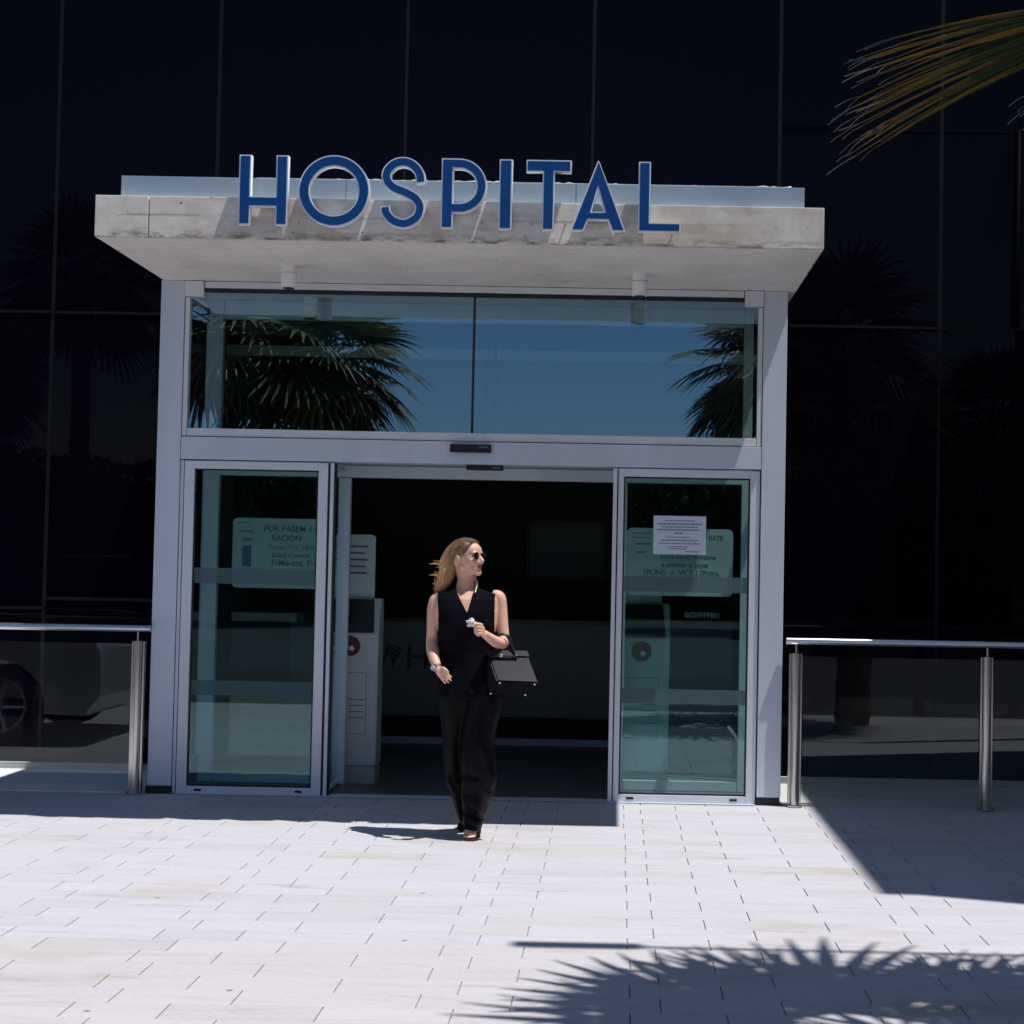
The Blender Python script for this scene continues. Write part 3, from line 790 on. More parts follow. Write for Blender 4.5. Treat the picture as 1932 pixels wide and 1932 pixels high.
# the palm whose leaf hangs into the picture and whose crown shades the foreground
PC = Vector((2.25, -5.45, 3.95))
def keep(hub, ax, L):
    for u in (.0, .35, .7, 1.08):
        q = hub + ax * L * u - Vector((0, 0, .3 * L * max(0, u - .35) ** 2))
        d = q.y + 10.006
        if d < .5: return False
        for w in (-.55, 0, .55):
            x = q.x + w * L * u * .8
            if x + .06 < (800 / 3000.) * d + .10 and q.z - 1.47 < (1110 / 3000.) * d + .10 * 1: return False
    return True
palm = empty('palm_tree', (PC.x, PC.y, 0), 0, 'fan palm at the right edge of the plaza with one browning leaf hanging into view', 'palm tree')
obj('trunk', trunk_bm(PC.x, PC.y, PC.z - .05, .17, .14), M_trunk, palm)
rn = random.Random(21)
crown = obj('crown', palm_crown(PC, rn, 27, .95, .66, keep, 24, .3, -.3), M_leaf, palm)
bm = bmesh.new(); cl = bm.loops.layers.float_color.new('leaf')
frond(bm, cl, PC + Vector((-.1, .05, 0)), (1.75, -4.9, 3.335), (-.95, .02, -.25), (-.05, .80, -.60), 1.08, -.24, .17, 38, random.Random(4), .40, True, .21, 3.2)
frond(bm, cl, (1.75, -4.9, 3.335), (1.75, -4.9, 3.335), (-.95, .02, -.25), (-.05, .80, -.60), .58, .30, 1.0, 18, random.Random(9), .5, True, .25, .9)
obj('frond', bm, M_leaf, palm)
bm = bmesh.new(); cl = bm.loops.layers.float_color.new('leaf')
frond(bm, cl, PC + Vector((-.1, .15, .1)), (1.55, -4.9, 4.32), (-.68, .12, -.66), (.1, .9, -.1), .80, -.5, .5, 14, random.Random(8), .4, True, .2)
obj('frond', bm, M_leaf, palm)

# palms and planting across the road: they show in the glass
rn = random.Random(12)
far = palm_crown((0, 0, 0), rn, 54, 1.15, 1.05, None, 22, .25, -.75)
proto_me = bpy.data.meshes.new('crown'); far.to_mesh(proto_me); far.free(); proto_me.materials.append(M_leaf)
spots = [(-7.3, -27.5, 6.2, 1.35, 'palm across the road reflected left of the transom joint'),
         (-9.3, -27.2, 6.9, 1.35, 'taller palm across the road reflected at the left end of the transom'),
         (3.8, -28.0, 6.4, 1.35, 'palm across the road reflected at the right end of the transom'),
         (5.9, -25.5, 5.0, 1.1, 'short palm across the road reflected in the wall right of the entrance'),
         (-13.2, -26.0, 8.2, 1.2, 'tall palm across the road reflected in the wall left of the entrance'),
         (-16.8, -28.0, 6.2, 1.1, 'palm at the far left of the row across the road'),
         (9.6, -29.0, 5.6, 1.2, 'palm at the far right of the row across the road')]
for x, y, h, sc, lab in spots:
    r = empty('palm_tree', (x, y, -.12), 0, lab, 'palm tree', 'palms across the road')
    tr_ = obj('trunk', trunk_bm(x, y, h, .26, .2), M_trunk, r)
    c = bpy.data.objects.new('crown', proto_me); COL.objects.link(c); c.parent = r
    c.location = (0, 0, h); c.rotation_euler = (0, 0, x * 1.7); c.scale = (sc, sc, sc)
# hedge mass beyond the road
M_hedge = simple('planting_leaf', (.06, .085, .045), .95, spec=.05, var=.4, vscale=1)
def bush_mass():
    bm = bmesh.new(); cl = bm.loops.layers.float_color.new('leaf'); rnd = random.Random(31)
    for k in range(60000):
        x = rnd.uniform(-46, 46); hgt = 4.9 + .9 * noise.noise(Vector((x * .16, 3.1, 0))) + .5 * noise.noise(Vector((x * .7, 1, 0)))
        y = -36 - abs(rnd.gauss(0, 1.2)); z = -.15 + hgt * rnd.random() ** .75; s = rnd.uniform(.09, .20)
        d = Vector((rnd.gauss(0, 1), rnd.gauss(0, 1), rnd.gauss(0, 1))).normalized(); e = d.orthogonal().normalized(); g = d.cross(e)
        f = bm.faces.new([bm.verts.new(Vector((x, y, z)) + q) for q in (e * s, g * s * .5, -e * s, -g * s * .5)])
        t_ = rnd.uniform(.5, 1.3)
        for lp in f.loops: lp[cl] = (.016 * t_, .026 * t_, .010 * t_, 1)
    prev = None
    for k in range(231):
        x = -46 + k * .4; h_ = 4.3 + .9 * noise.noise(Vector((x * .16, 3.1, 0))) + .7 * noise.noise(Vector((x * .9, 4, 0)))
        q = [bm.verts.new(v) for v in ((x, -37.2, -.15), (x, -37.2, h_), (x, -38.6, h_ - .2), (x, -38.6, -.15))]
        if prev:
            for i in range(4): bm.faces.new((prev[i], prev[(i + 1) % 4], q[(i + 1) % 4], q[i]))
        prev = q
    return bm
tag(obj('hedge', bush_mass(), M_hedge), 'dense green planting along the far side of the road', 'hedge', None, 'stuff')

# ------------------------------------------------------------------ street lamps
M_pole = simple('grey_lamp_pole', (.20, .21, .22), .45, .6)
def lamp(x, y, h, arm, head, label, sx=1):
    r = empty('street_lamp', (x, y, -.12 if y < -8.3 else 0), 0, label, 'street lamp', 'street lamps of the forecourt')
    z0 = r.location.z
    b = bmesh.new(); tube(b, [(x, y, z0), (x, y, h)], [.07, .045], 16); obj('pole', b, M_pole, r, smooth=True)
    b = bmesh.new(); tube(b, [(x, y, h - .03), (x + sx * arm, y + .02, h - .03)], .018, 10); obj('arm', b, M_pole, r)
    b = bmesh.new(); xa, xb = sorted((x + sx * arm, x + sx * (arm + head))); box(b, xa, xb, y - .035 + .02, y + .075 + .02 - .02, h - .06, h + .005, bev=.012); hd = obj('lamp_head', b, M_pole, r)
    obj('lens', B(xa + .05, xb - .05, y - .02, y + .06, h - .063, h - .0605), M_white, hd)
    b = bmesh.new(); tube(b, [(x, y, z0), (x, y, z0 + .03)], .14, 20); obj('base_plate', b, M_pole, r)
LH = 6.2
lamp(4.15, -3.86 - .11 * LH, LH, 4.15 - (.06 + .33 * LH), .50, 'grey street lamp with a long arm over the palm at the right of the plaza', -1)
lamp(5.1, -18.0, 6.1, .05, .75, 'grey street lamp across the plaza reflected right of the entrance', 1)

# ------------------------------------------------------------------ dark car parked left of the frame, reflected in the glass
def car(cx, cy):
    r = empty('parked_car', (cx, cy, 0), 0, 'silver grey hatchback parked beside the plaza, reflected behind the left balustrade', 'car')
    Lh, Wd = 2.15, .88
    M_carp = simple('silver_car_paint', (.50, .52, .56), .3, .2, coat=1); M_cg = simple('car_window', (.01, .012, .014), .03)
    M_tyre = simple('tyre_rubber', (.02, .02, .02), .85); M_rim = simple('alloy_rim', (.45, .46, .48), .3, .9)
    prof = [(-2.12, .35), (-2.15, .62), (-2.05, .80), (-1.55, .93), (-1.0, 1.0), (1.55, 1.02), (2.0, .95), (2.12, .75), (2.13, .40), (2.0, .24)]
    arch = []
    for c0 in (1.32, -1.30):
        arch += [(c0 + .37 * math.cos(R(a)), .31 + .37 * math.sin(R(a))) for a in range(-10, 191, 12)]
    loop = prof + arch + [(-2.0, .24)]
    bm = bmesh.new(); rings = []
    for yy, ins in ((-Wd, .06), (-Wd + .08, 0), (Wd - .08, 0), (Wd, .06)):
        rings.append([bm.verts.new((cx + x * (1 - ins * .2), cy + yy * (1 - .10 * max(0, z - .7)), z - ins * .3 * (z > .5))) for x, z in loop])
    for a, b_ in zip(rings[:-1], rings[1:]):
        for k in range(len(loop)): bm.faces.new((a[k], a[(k + 1) % len(loop)], b_[(k + 1) % len(loop)], b_[k]))
    bm.faces.new(rings[0]); bm.faces.new(rings[-1][::-1])
    bmesh.ops.triangulate(bm, faces=[f for f in bm.faces if len(f.verts) > 4])
    body = obj('body', bm, M_carp, r)
    bm = bmesh.new(); cab = [(-1.05, 1.0), (-.35, 1.40), (.5, 1.47), (1.2, 1.40), (1.85, 1.02)]
    rings = []
    for yy in (-1, 1): rings.append([bm.verts.new((cx + x, cy + yy * (.80 - .32 * (z - 1.0)), z)) for x, z in cab])
    for k in range(4): bm.faces.new((rings[0][k], rings[0][k + 1], rings[1][k + 1], rings[1][k]))
    bm.faces.new(rings[0]); bm.faces.new(rings[1][::-1]); bm.faces.new((rings[0][0], rings[0][4], rings[1][4], rings[1][0]))
    obj('cabin', bm, M_cg, r)
    obj('roof', B(cx - .3, cx + 1.15, cy - .62, cy + .62, 1.455, 1.485, bev=.01), M_carp, r)
    for wx in (1.32, -1.30):
        for s in (-1, 1):
            yy = cy + s * (Wd - .10)
            b = bmesh.new(); tube(b, [(cx + wx, yy - .11, .31), (cx + wx, yy + .11, .31)], .31, 32)
            bmesh.ops.bevel(b, geom=[e for e in b.edges if e.calc_face_angle(0) > 1], offset=.03, segments=2, affect='EDGES')
            w = obj('wheel', b, M_tyre, r)
            b = bmesh.new(); yo = yy + s * .112
            for k in range(5):
                a = 2 * math.pi * k / 5; tube(b, [(cx + wx + .04 * math.cos(a), yo, .31 + .04 * math.sin(a)), (cx + wx + .2 * math.cos(a), yo, .31 + .2 * math.sin(a))], [.03, .02], 6)
            tube(b, [(cx + wx, yo - .006, .31), (cx + wx, yo + .006, .31)], .05, 16)
            ring = [(cx + wx + .205 * math.cos(2 * math.pi * k / 32), yo, .31 + .205 * math.sin(2 * math.pi * k / 32)) for k in range(33)]
            tube(b, ring, .012, 6); obj('rim', b, M_rim, w)
    for s in (-1, 1):
        obj('headlight', B(cx + 2.03, cx + 2.12, cy + s * .62 - .16, cy + s * .62 + .16, .68, .80, bev=.02), M_white, r)
        obj('tail_light', B(cx - 2.14, cx - 2.05, cy + s * .66 - .12, cy + s * .66 + .12, .70, .84, bev=.02), M_red, r)
        obj('door_handle', B(cx + .3, cx + .48, cy + s * .865 - .012, cy + s * .865 + .012, .86, .885, bev=.006), M_carp, r)
car(-6.15, -3.30)

# ------------------------------------------------------------------ woman
WX, WY = -0.813, -1.375
KX = .000925
def P(zx, zy, y=0.0):
    """drafting position on the figure: millimetre grid of the pose -> world metres"""
    z = (1838 - zy) * KX
    k = 1 + y / 8.6            # things nearer/farther keep their drawn size
    x = (zx - 532) * KX - .0165 * z
    return Vector((WX + x * k + 0.040 * (k - 1) * 8.6 * .0, WY + y, z if True else z))
def skin():
    m, t, p = mat('skin')
    at = N(t, 'ShaderNodeAttribute', attribute_name='tone')
    c = mix(t, 1.0, at.outputs['Color'], ramp(t, noise_n(t, coords(t), 18, 3), [(.3, (.90, .86, .84)), (.7, (1, 1, 1))]), 'MULTIPLY')
    t.links.new(c, p.inputs['Base Color']); p.inputs['Roughness'].default_value = .48
    p.inputs['Subsurface Weight'].default_value = .12; p.inputs['Subsurface Radius'].default_value = (.02, .008, .004); p.inputs['Subsurface Scale'].default_value = .5
    return m
M_skin = skin()
def voxel(bm, size, smooth_it=4):
    me = bpy.data.meshes.new('v'); bm.to_mesh(me); bm.free(); o = bpy.data.objects.new('v', me); COL.objects.link(o)
    md = o.modifiers.new('r', 'REMESH'); md.mode = 'VOXEL'; md.voxel_size = size; md.use_smooth_shade = True
    ms = o.modifiers.new('s', 'SMOOTH'); ms.factor = .5; ms.iterations = smooth_it
    dg = bpy.context.evaluated_depsgraph_get(); m2 = bpy.data.meshes.new_from_object(o.evaluated_get(dg))
    bpy.data.objects.remove(o); bpy.data.meshes.remove(me)
    b = bmesh.new(); b.from_mesh(m2); bpy.data.meshes.remove(m2); return b
woman = empty('person', (WX, WY, 0), 0, 'woman in black sleeveless top and wide trousers walking out with blond hair blowing', 'person')
# --- head frame: looks towards the right of the picture
HC = P(502, 190, .0)                                # centre of the skull
HR = Matrix.Rotation(R(58), 3, 'Z') @ Matrix.Rotation(R(-4), 3, 'X')
def hd(x, y, z): return HC + HR @ Vector((x, y, z))
hb = bmesh.new()
ball(hb, hd(0, .012, 0), (.069, .088, .080), HR, 28)
ball(hb, hd(0, -.030, -.030), (.058, .060, .072), HR, 24)
ball(hb, hd(0, -.045, .010), (.052, .042, .052), HR, 20)         # forehead
ball(hb, hd(0, -.034, -.078), (.046, .048, .036), HR, 20)        # jaw
ball(hb, hd(0, -.070, -.103), (.021, .018, .017), HR, 16)        # chin
for s in (-1, 1):
    ball(hb, hd(s * .034, -.060, -.040), (.022, .022, .019), HR, 16)   # cheek
    ball(hb, hd(s * .024, -.074, .004), (.022, .012, .009), HR, 12)    # brow
    ball(hb, hd(s * .075, .012, -.030), (.010, .019, .032), HR @ Matrix.Rotation(R(14), 3, 'X'), 14)  # ear
    ball(hb, hd(s * .009, -.093, -.048), (.008, .009, .007), HR, 10)   # nostril
    ball(hb, hd(s * .040, .000, -.062), (.018, .030, .028), HR, 12)    # jaw angle
tube(hb, [hd(0, -.078, -.004), hd(0, -.090, -.022), hd(0, -.104, -.041), hd(0, -.096, -.050)], [.008, .0085, .0105, .008], 10)
ball(hb, hd(0, -.082, -.066), (.019, .010, .006), HR, 14); ball(hb, hd(0, -.080, -.078), (.017, .010, .007), HR, 14)
# neck and torso
tube(hb, [hd(0, .028, -.045), P(500, 325, .022), P(497, 372, .02), P(498, 430, .02)], [.050, .052, .056, .075], 20, ry=[.052, .053, .055, .062])
TOR = [(372, 500, .060, .050, .02), (392, 500, .120, .060, .02), (418, 498, .172, .075, .018), (450, 500, .180, .090, .012), (520, 503, .172, .102, .0), (600, 506, .160, .108, -.004),
       (680, 508, .146, .100, 0), (760, 512, .140, .095, .004), (860, 522, .160, .105, .008), (960, 532, .172, .115, .010), (1040, 532, .165, .112, .008)]
def torso(grow=0.0, n_=None):
    b = bmesh.new(); rings = []
    for zy, zx, rx, ry, yy in TOR[:n_]:
        c = P(zx, zy, yy); ring = []
        for k in range(40):
            a = 2 * math.pi * k / 40; ca, sa = math.cos(a), math.sin(a)
            e = .8 if zy < 700 else .9
            ring.append(b.verts.new(c + Vector(((rx + grow) * math.copysign(abs(ca) ** e, ca), (ry + grow) * math.copysign(abs(sa) ** .9, sa), -.020 * abs(ca) ** 2 * (zy < 400)))))
        rings.append(ring)
    for i in range(len(rings) - 1):
        for k in range(40): b.faces.new((rings[i][k], rings[i][(k + 1) % 40], rings[i + 1][(k + 1) % 40], rings[i + 1][k]))
    b.faces.new(rings[0][::-1]); b.faces.new(rings[-1])
    return b
merge(hb, torso(0, 9))
ball(hb, P(440, 545, -.062), (.052, .045, .055)); ball(hb, P(572, 545, -.062), (.052, .045, .055))
# right arm (left in picture)
def arm(pts, rad, bm):
    tube(bm, spline(pts, 5), [a for a in interp(rad, 5)], 16)
def interp(r, n):
    out = []
    for a, b in zip(r[:-1], r[1:]): out += [a + (b - a) * k / n for k in range(n)]
    return out + [r[-1]]
arm([P(352, 446, .012), P(320, 462, .010), P(309, 520, .008), P(305, 610, .010), P(299, 690, .012), P(303, 745, -.02), P(322, 800, -.075), P(346, 850, -.125)],
    [.032, .036, .038, .035, .032, .034, .029, .0205], hb)
arm([P(652, 432, .012), P(688, 440, .010), P(699, 510, .010), P(709, 600, .004), P(718, 675, -.008), P(712, 702, -.035), P(680, 690, -.105), P(636, 652, -.185), P(622, 640, -.205)],
    [.034, .038, .037, .034, .032, .034, .030, .0225, .021], hb)
def finger(pts, r, bm): tube(bm, spline([Vector(q) for q in pts], 3), interp([r, r * .98, r * .92, r * .72][:len(pts)], 3), 8)
# right hand: relaxed, fingers pointing down-right
ball(hb, P(368, 872, -.145), (.026, .022, .036), Matrix.Rotation(R(-38), 3, 'Y'), 14)
for k, (a, m, e) in enumerate([((380, 862, -.160), (408, 878, -.176), (430, 898, -.166)), ((382, 876, -.160), (407, 895, -.178), (429, 916, -.166)),
                               ((374, 889, -.158), (396, 909, -.174), (415, 929, -.162)), ((362, 896, -.150), (379, 916, -.164), (396, 934, -.152))]):
    finger([P(*a), P((a[0] + m[0]) / 2 + 1, (a[1] + m[1]) / 2, (a[2] + m[2]) / 2), P(*m), P(*e)], .0080 - .0005 * k, hb)
finger([P(366, 846, -.150), P(384, 846, -.170), P(400, 856, -.176), P(414, 872, -.172)], .0092, hb)
# left hand: closed round a tissue
ball(hb, P(598, 622, -.222), (.030, .022, .032), Matrix.Rotation(R(25), 3, 'Y'), 14)
for k, (zy, r) in enumerate(((588, .0092), (606, .0092), (624, .0088), (642, .0080))):
    dx = (0, 4, 8, 16)[k]
    finger([P(616 + dx * .3, zy + 4, -.232), P(594 + dx * .4, zy - 3, -.252), P(572 + dx, zy + 4, -.250), P(582 + dx, zy + 10, -.236)], r, hb)
finger([P(610, 612, -.226), P(590, 588, -.238), P(574, 580, -.246), P(560, 584, -.246)], .0095, hb)
# legs (inside the trousers) and feet
tube(hb, spline([P(455, 1020, .01), P(452, 1250, .03), P(448, 1420, .07), P(465, 1600, .17), P(476, 1745, .235)], 3), interp([.075, .065, .05, .042, .03], 3), 14)
tube(hb, spline([P(600, 1020, .0), P(585, 1250, -.02), P(570, 1420, -.05), P(556, 1600, .0), P(546, 1770, .06)], 3), interp([.075, .065, .05, .042, .032], 3), 14)
def foot(bm, heel, toe, w=.04, h=.05):
    heel, toe = Vector(heel), Vector(toe); m = (heel + toe) / 2
    tube(bm, spline([heel + Vector((0, 0, .028)), heel * .6 + toe * .4 + Vector((0, 0, .038)), heel * .2 + toe * .8 + Vector((0, 0, .022)), toe + Vector((0, 0, .014))], 3),
         interp([.028, .031, .038, .026], 3), 14, ry=interp([.026, .030, .019, .010], 3), up=(1, 0, 0))
foot(hb, P(548, 1822, .09), P(532, 1824, -.085))
for k in range(5):
    x = 506 + k * 13.5; finger([P(x + 5, 1816, -.050), P(x + 1, 1814, -.078), P(x, 1816, -.098 + .006 * abs(k - 1.5)), P(x, 1822, -.112 + .008 * abs(k - 1.5))], .0085 if k else .011, hb)
foot(hb, P(474, 1762, .31), P(484, 1798, .19))
body = voxel(hb, .0036, 2)
cl = body.loops.layers.float_color.new('tone')
lipc = hd(0, -.088, -.072); HRi = HR.inverted()
for f in body.faces:
    for lp in f.loops:
        q = HRi @ (lp.vert.co - HC); c = Vector((.80, .47, .33))
        d = Vector((q.x / .021, (q.y + .088) / .016, (q.z + .072) / .0105)).length
        if d < 1.15: c = Vector((.42, .12, .12))
        ck = Vector(((abs(q.x) - .038) / .03, (q.y + .06) / .05, (q.z + .045) / .03)).length
        if ck < 1: c = c.lerp(Vector((.58, .26, .21)), .5 * (1 - ck))
        if lp.vert.co.z > .8 and q.z < -.3: c = c.lerp(Vector((.84, .51, .36)), .7)
        lp[cl] = (c.x, c.y, c.z, 1)
obj('body', body, M_skin, woman, smooth=True)
# --- hair
def hairmat():
    m, t, p = mat('blond_hair')
    at = N(t, 'ShaderNodeAttribute', attribute_name='tone')
    t.links.new(at.outputs['Color'], p.inputs['Base Color']); p.inputs['Roughness'].default_value = .42
    bump(t, p, noise_n(t, coords(t, scale=(40, 40, 4)), 4, 4), .6, .004)
    return m
M_hair = hairmat()
hb = bmesh.new(); b = bmesh.new(); bmesh.ops.create_uvsphere(b, u_segments=48, v_segments=32, radius=1)
for v in b.verts:
    q = Vector((v.co.x * .080, v.co.y * .097, v.co.z * .088)) + Vector((0, .014, .006))
    # hairline: nothing in front of the face
    if q.z > .075: hl = -9
    elif q.z > -.02: hl = -.078 + (.075 - q.z) * .78
    else: hl = .000 + (-.02 - q.z) * .6
    f = (q.y - hl) / .022
    if abs(q.x) > .045 and q.z < .002: f = (q.y - .046) / .018
    f = max(0, min(1, f + .5)) if hl > -5 else 1
    s = .86 + .14 * f
    if q.z > .04: s += .012 * noise.noise(q * 60)
    v.co = hd(q.x * s, q.y * s, q.z * s)
merge(hb, b)
tube(hb, spline([P(470, 140, .03), P(425, 190, .05), P(392, 250, .06), P(380, 310, .055), P(368, 365, .045), P(352, 398, .04)], 4),
     interp([.050, .058, .056, .044, .028, .012], 4), 18, ry=interp([.060, .062, .055, .042, .028, .012], 4))
hairv = voxel(hb, .004, 3)
clh = hairv.loops.layers.float_color.new('tone')
def haircol(co, r=1.0):
    h = (co.z - 1.30) / .30; back = (HC.x - co.x) / .12
    k = max(0, min(1, .95 - h * 1.15 + back * .42)); n = .5 + .5 * noise.noise(Vector((co.x * 70, co.y * 70, co.z * 9)))
    a, b_ = Vector((.13, .065, .034)), Vector((.92, .56, .26)); c = a.lerp(b_, k * (.55 + .6 * n)); return (c.x * r, c.y * r, c.z * r, 1)
for f in hairv.faces:
    for lp in f.loops: lp[clh] = haircol(lp.vert.co)
rh = random.Random(17)
def strand(pts, r):
    k0 = len(hairv.faces); tube(hairv, spline(pts, 4), interp([r] * (len(pts) - 1) + [r * .25], 4), 4); hairv.faces.ensure_lookup_table()
    tone = rh.uniform(.85, 1.25)
    for f in hairv.faces[k0:]:
        for lp in f.loops: lp[clh] = haircol(lp.vert.co, tone)
for k in range(330):
    a = rh.uniform(-1, 1); u = rh.random(); j = lambda s: rh.gauss(0, s)
    # start along the parting, flow back over the skull and down the blown lobe
    st = hd(rh.uniform(-.045, .058), rh.uniform(-.075, .04), .085)
    md = P(452 - 40 * u + j(10), 165 + 60 * u + j(14), .02 - .075 * (1 - u) + j(.01))
    m2 = P(405 - 30 * u + j(10), 245 + 30 * u, .03 + .06 * a)
    en = P(372 - 25 * u + j(14), 330 + j(18) + 20 * u, .035 + .05 * a); e2 = P(350 - 16 * u + j(18), 398 + j(14), .03 + .03 * a)
    st = HC + (st - HC).normalized() * .092
    strand([st, md, m2, en, e2], rh.uniform(.0012, .0024))
for k in range(16):
    yy = rh.uniform(.0, .06); z0 = rh.uniform(215, 340); l = rh.uniform(8, 55)
    strand([P(385, z0 - 20, yy), P(350, z0 + 4, yy), P(350 - l * .5, z0 + 14 + rh.uniform(-10, 8), yy), P(350 - l, z0 + rh.uniform(-6, 26), yy)], .0008)
for zy in (243, 247, 308, 313):
    strand([P(365, zy + 20, .03), P(330, zy + 6, .03), P(300, zy + 2, .02), P(276, zy + 4, .02)], .0009)
obj('hair', hairv, M_hair, woman, smooth=True)
# --- sunglasses
b = bmesh.new()
for s in (-1, 1):
    e = bmesh.new(); bmesh.ops.create_uvsphere(e, u_segments=20, v_segments=12, radius=1)
    for v in e.verts: v.co = hd(s * .030 + v.co.x * .0245, -.0885 + v.co.y * .004 + .004 * abs(v.co.x) , -.012 + v.co.z * .0205)
    merge(b, e)
    tube(b, [hd(s * .053, -.084, -.006), hd(s * .068, -.06, -.006), hd(s * .073, .0, -.010)], .0011, 6)
tube(b, [hd(-.010, -.092, -.006), hd(.010, -.092, -.006)], .0016, 6)
obj('sunglasses', b, simple('dark_lens', (.012, .004, .004), .08), woman, smooth=True)
# --- sleeveless top: shell over the torso with V neck and armholes
M_top = simple('navy_black_crepe', (.0035, .0035, .007), .85, spec=.08, var=.25, vscale=5, bmp=.25, bscale=90)
M_trou = simple('black_satin_trousers', (.0028, .0028, .0038), .5, spec=.10, var=.2, vscale=5)
tb = torso(.009)
ball(tb, P(436, 550, -.060), (.060, .052, .068)); ball(tb, P(576, 550, -.060), (.060, .052, .068))
tube(tb, [P(500, 372, .03), P(500, 420, .03)], [.060, .085], 24, ry=[.058, .07])
top = voxel(tb, .0048, 5)
kill = []
for f in top.faces:
    c = f.calc_center_median(); z = c.z
    def zx_of(p): return (p.x - WX + .0165 * p.z) / KX + 532
    zx = zx_of(c); zy = 1838 - z / KX
    d = False
    # armholes
    xl_e = 336 + 10 * max(0, min(1, (zy - 400) / 120)) - 26 * max(0, min(1, (zy - 640) / 120)); xr_e = 668 + 22 * max(0, min(1, (zy - 640) / 90))
    if zy < 640 and (zx < xl_e or zx > xr_e): d = True
    # V neck at the front
    if c.y < WY + .035 and zy < 535:
        l = 515 - (535 - zy) * .52; r = 515 + (535 - zy) * .245
        if l < zx < r: d = True
    if zy < 372: d = True
    if c.y >= WY + .035 and zy < 378: d = True
    if zy > 1015: d = True
    if d: kill.append(f)
bmesh.ops.delete(top, geom=kill, context='FACES')
for v in top.verts:
    zy = 1838 - v.co.z / KX
    if zy > 560: 
        a = noise.noise(Vector((v.co.x * 16, v.co.y * 10, v.co.z * 5 + 3))); v.co += Vector((0, -1, 0)) * a * .012 * min(1, (zy - 560) / 200)
ex = bmesh.ops.extrude_face_region(top, geom=top.faces[:])
top.normal_update()
new = [g for g in ex['geom'] if isinstance(g, bmesh.types.BMVert)]
ctr = P(505, 600, .0)
for v in new:
    dr = Vector((v.co.x - ctr.x, (v.co.y - ctr.y) * 1.4, 0)); dr = dr.normalized() if dr.length > .02 else Vector((0, 0, 1))
    v.co += dr * .003 + Vector((0, 0, .0015 if 1838 - v.co.z / KX < 430 else 0))
obj('top', top, M_top, woman, smooth=True)
# wrap-over edge of the V
b = bmesh.new(); tube(b, spline([P(428, 380, -.020), P(466, 450, -.085), P(517, 540, -.118), P(560, 625, -.122)], 4), .0035, 8)
tube(b, spline([P(561, 352, -.012), P(548, 430, -.075), P(516, 537, -.114)], 4), .0035, 8)
obj('neckline_trim', b, M_top, woman, smooth=True)
# --- trousers
def leg_loft(b, data, yb):
    n = 32; rings = []
    sp = spline([Vector((zy, zx, rx)) for zy, zx, rx, ry, yy in data], 6); sp2 = spline([Vector((ry, yy, 0)) for zy, zx, rx, ry, yy in data], 6)
    for q, q2 in zip(sp, sp2):
        c = P(q.y, q.x, q2.y)
        ring = []
        for k in range(n):
            a = 2 * math.pi * k / n
            ring.append(b.verts.new(c + Vector((q.z * math.cos(a), q2.x * math.sin(a), 0))))
        rings.append(ring)
    for i in range(len(rings) - 1):
        for k in range(n): b.faces.new((rings[i][k], rings[i][(k + 1) % n], rings[i + 1][(k + 1) % n], rings[i + 1][k]))
    b.faces.new(rings[0][::-1]); b.faces.new(rings[-1])
tb = bmesh.new()
leg_loft(tb, [(930, 500, .130, .115, .01), (1000, 462, .108, .118, .012), (1100, 450, .100, .115, .02), (1250, 448, .086, .100, .04), (1400, 436, .068, .095, .06), (1500, 438, .066, .09, .10), (1600, 458, .058, .085, .15), (1700, 474, .050, .08, .19), (1778, 490, .044, .075, .21)], 0)
leg_loft(tb, [(930, 580, .125, .115, .01), (1000, 606, .104, .120, .0), (1100, 592, .102, .115, -.01), (1250, 574, .094, .110, -.03), (1380, 574, .094, .105, -.05), (1470, 582, .095, .100, -.05), (1560, 574, .090, .10, -.03), (1640, 560, .074, .095, -.01), (1720, 552, .060, .09, .0), (1790, 541, .047, .085, .0)], 0)
ball(tb, P(532, 960, .01), (.168, .125, .09))
tr = voxel(tb, .006, 5)
for v in tr.verts:
    zy = 1838 - v.co.z / KX; zx = (v.co.x - WX + .0165 * v.co.z) / KX + 532
    w = max(0, min(1, (zy - 1050) / 400))
    # drapery: long vertical folds and slanting swags gathering at the knee and hem of the front leg
    fold = .010 * math.sin(zx * .062 + zy * .006 + 2.2 * noise.noise(Vector((zx * .008, zy * .004, 1)))) * (1 - .4 * w)
    sw = 0
    if zy > 1400: 
        t_ = (zy - 1250) / 550; cx_ = 590 - 90 * t_
        sw = .013 * math.sin((zy * .055 + .0009 * (zx - cx_) ** 2 * (1 if zx < cx_ else -.6) * .6) + 3 * noise.noise(Vector((zx * .01, zy * .006, 5)))) * min(1, (zy - 1400) / 150) * (1 if zx > 470 else .3)
    front = 1 if v.co.y < WY + .05 else .3
    v.co.y -= (fold + sw) * front
    v.co.x += .004 * noise.noise(Vector((zx * .004, zy * .012, 9))) * w * 2
obj('trousers', tr, M_trou, woman, smooth=True)
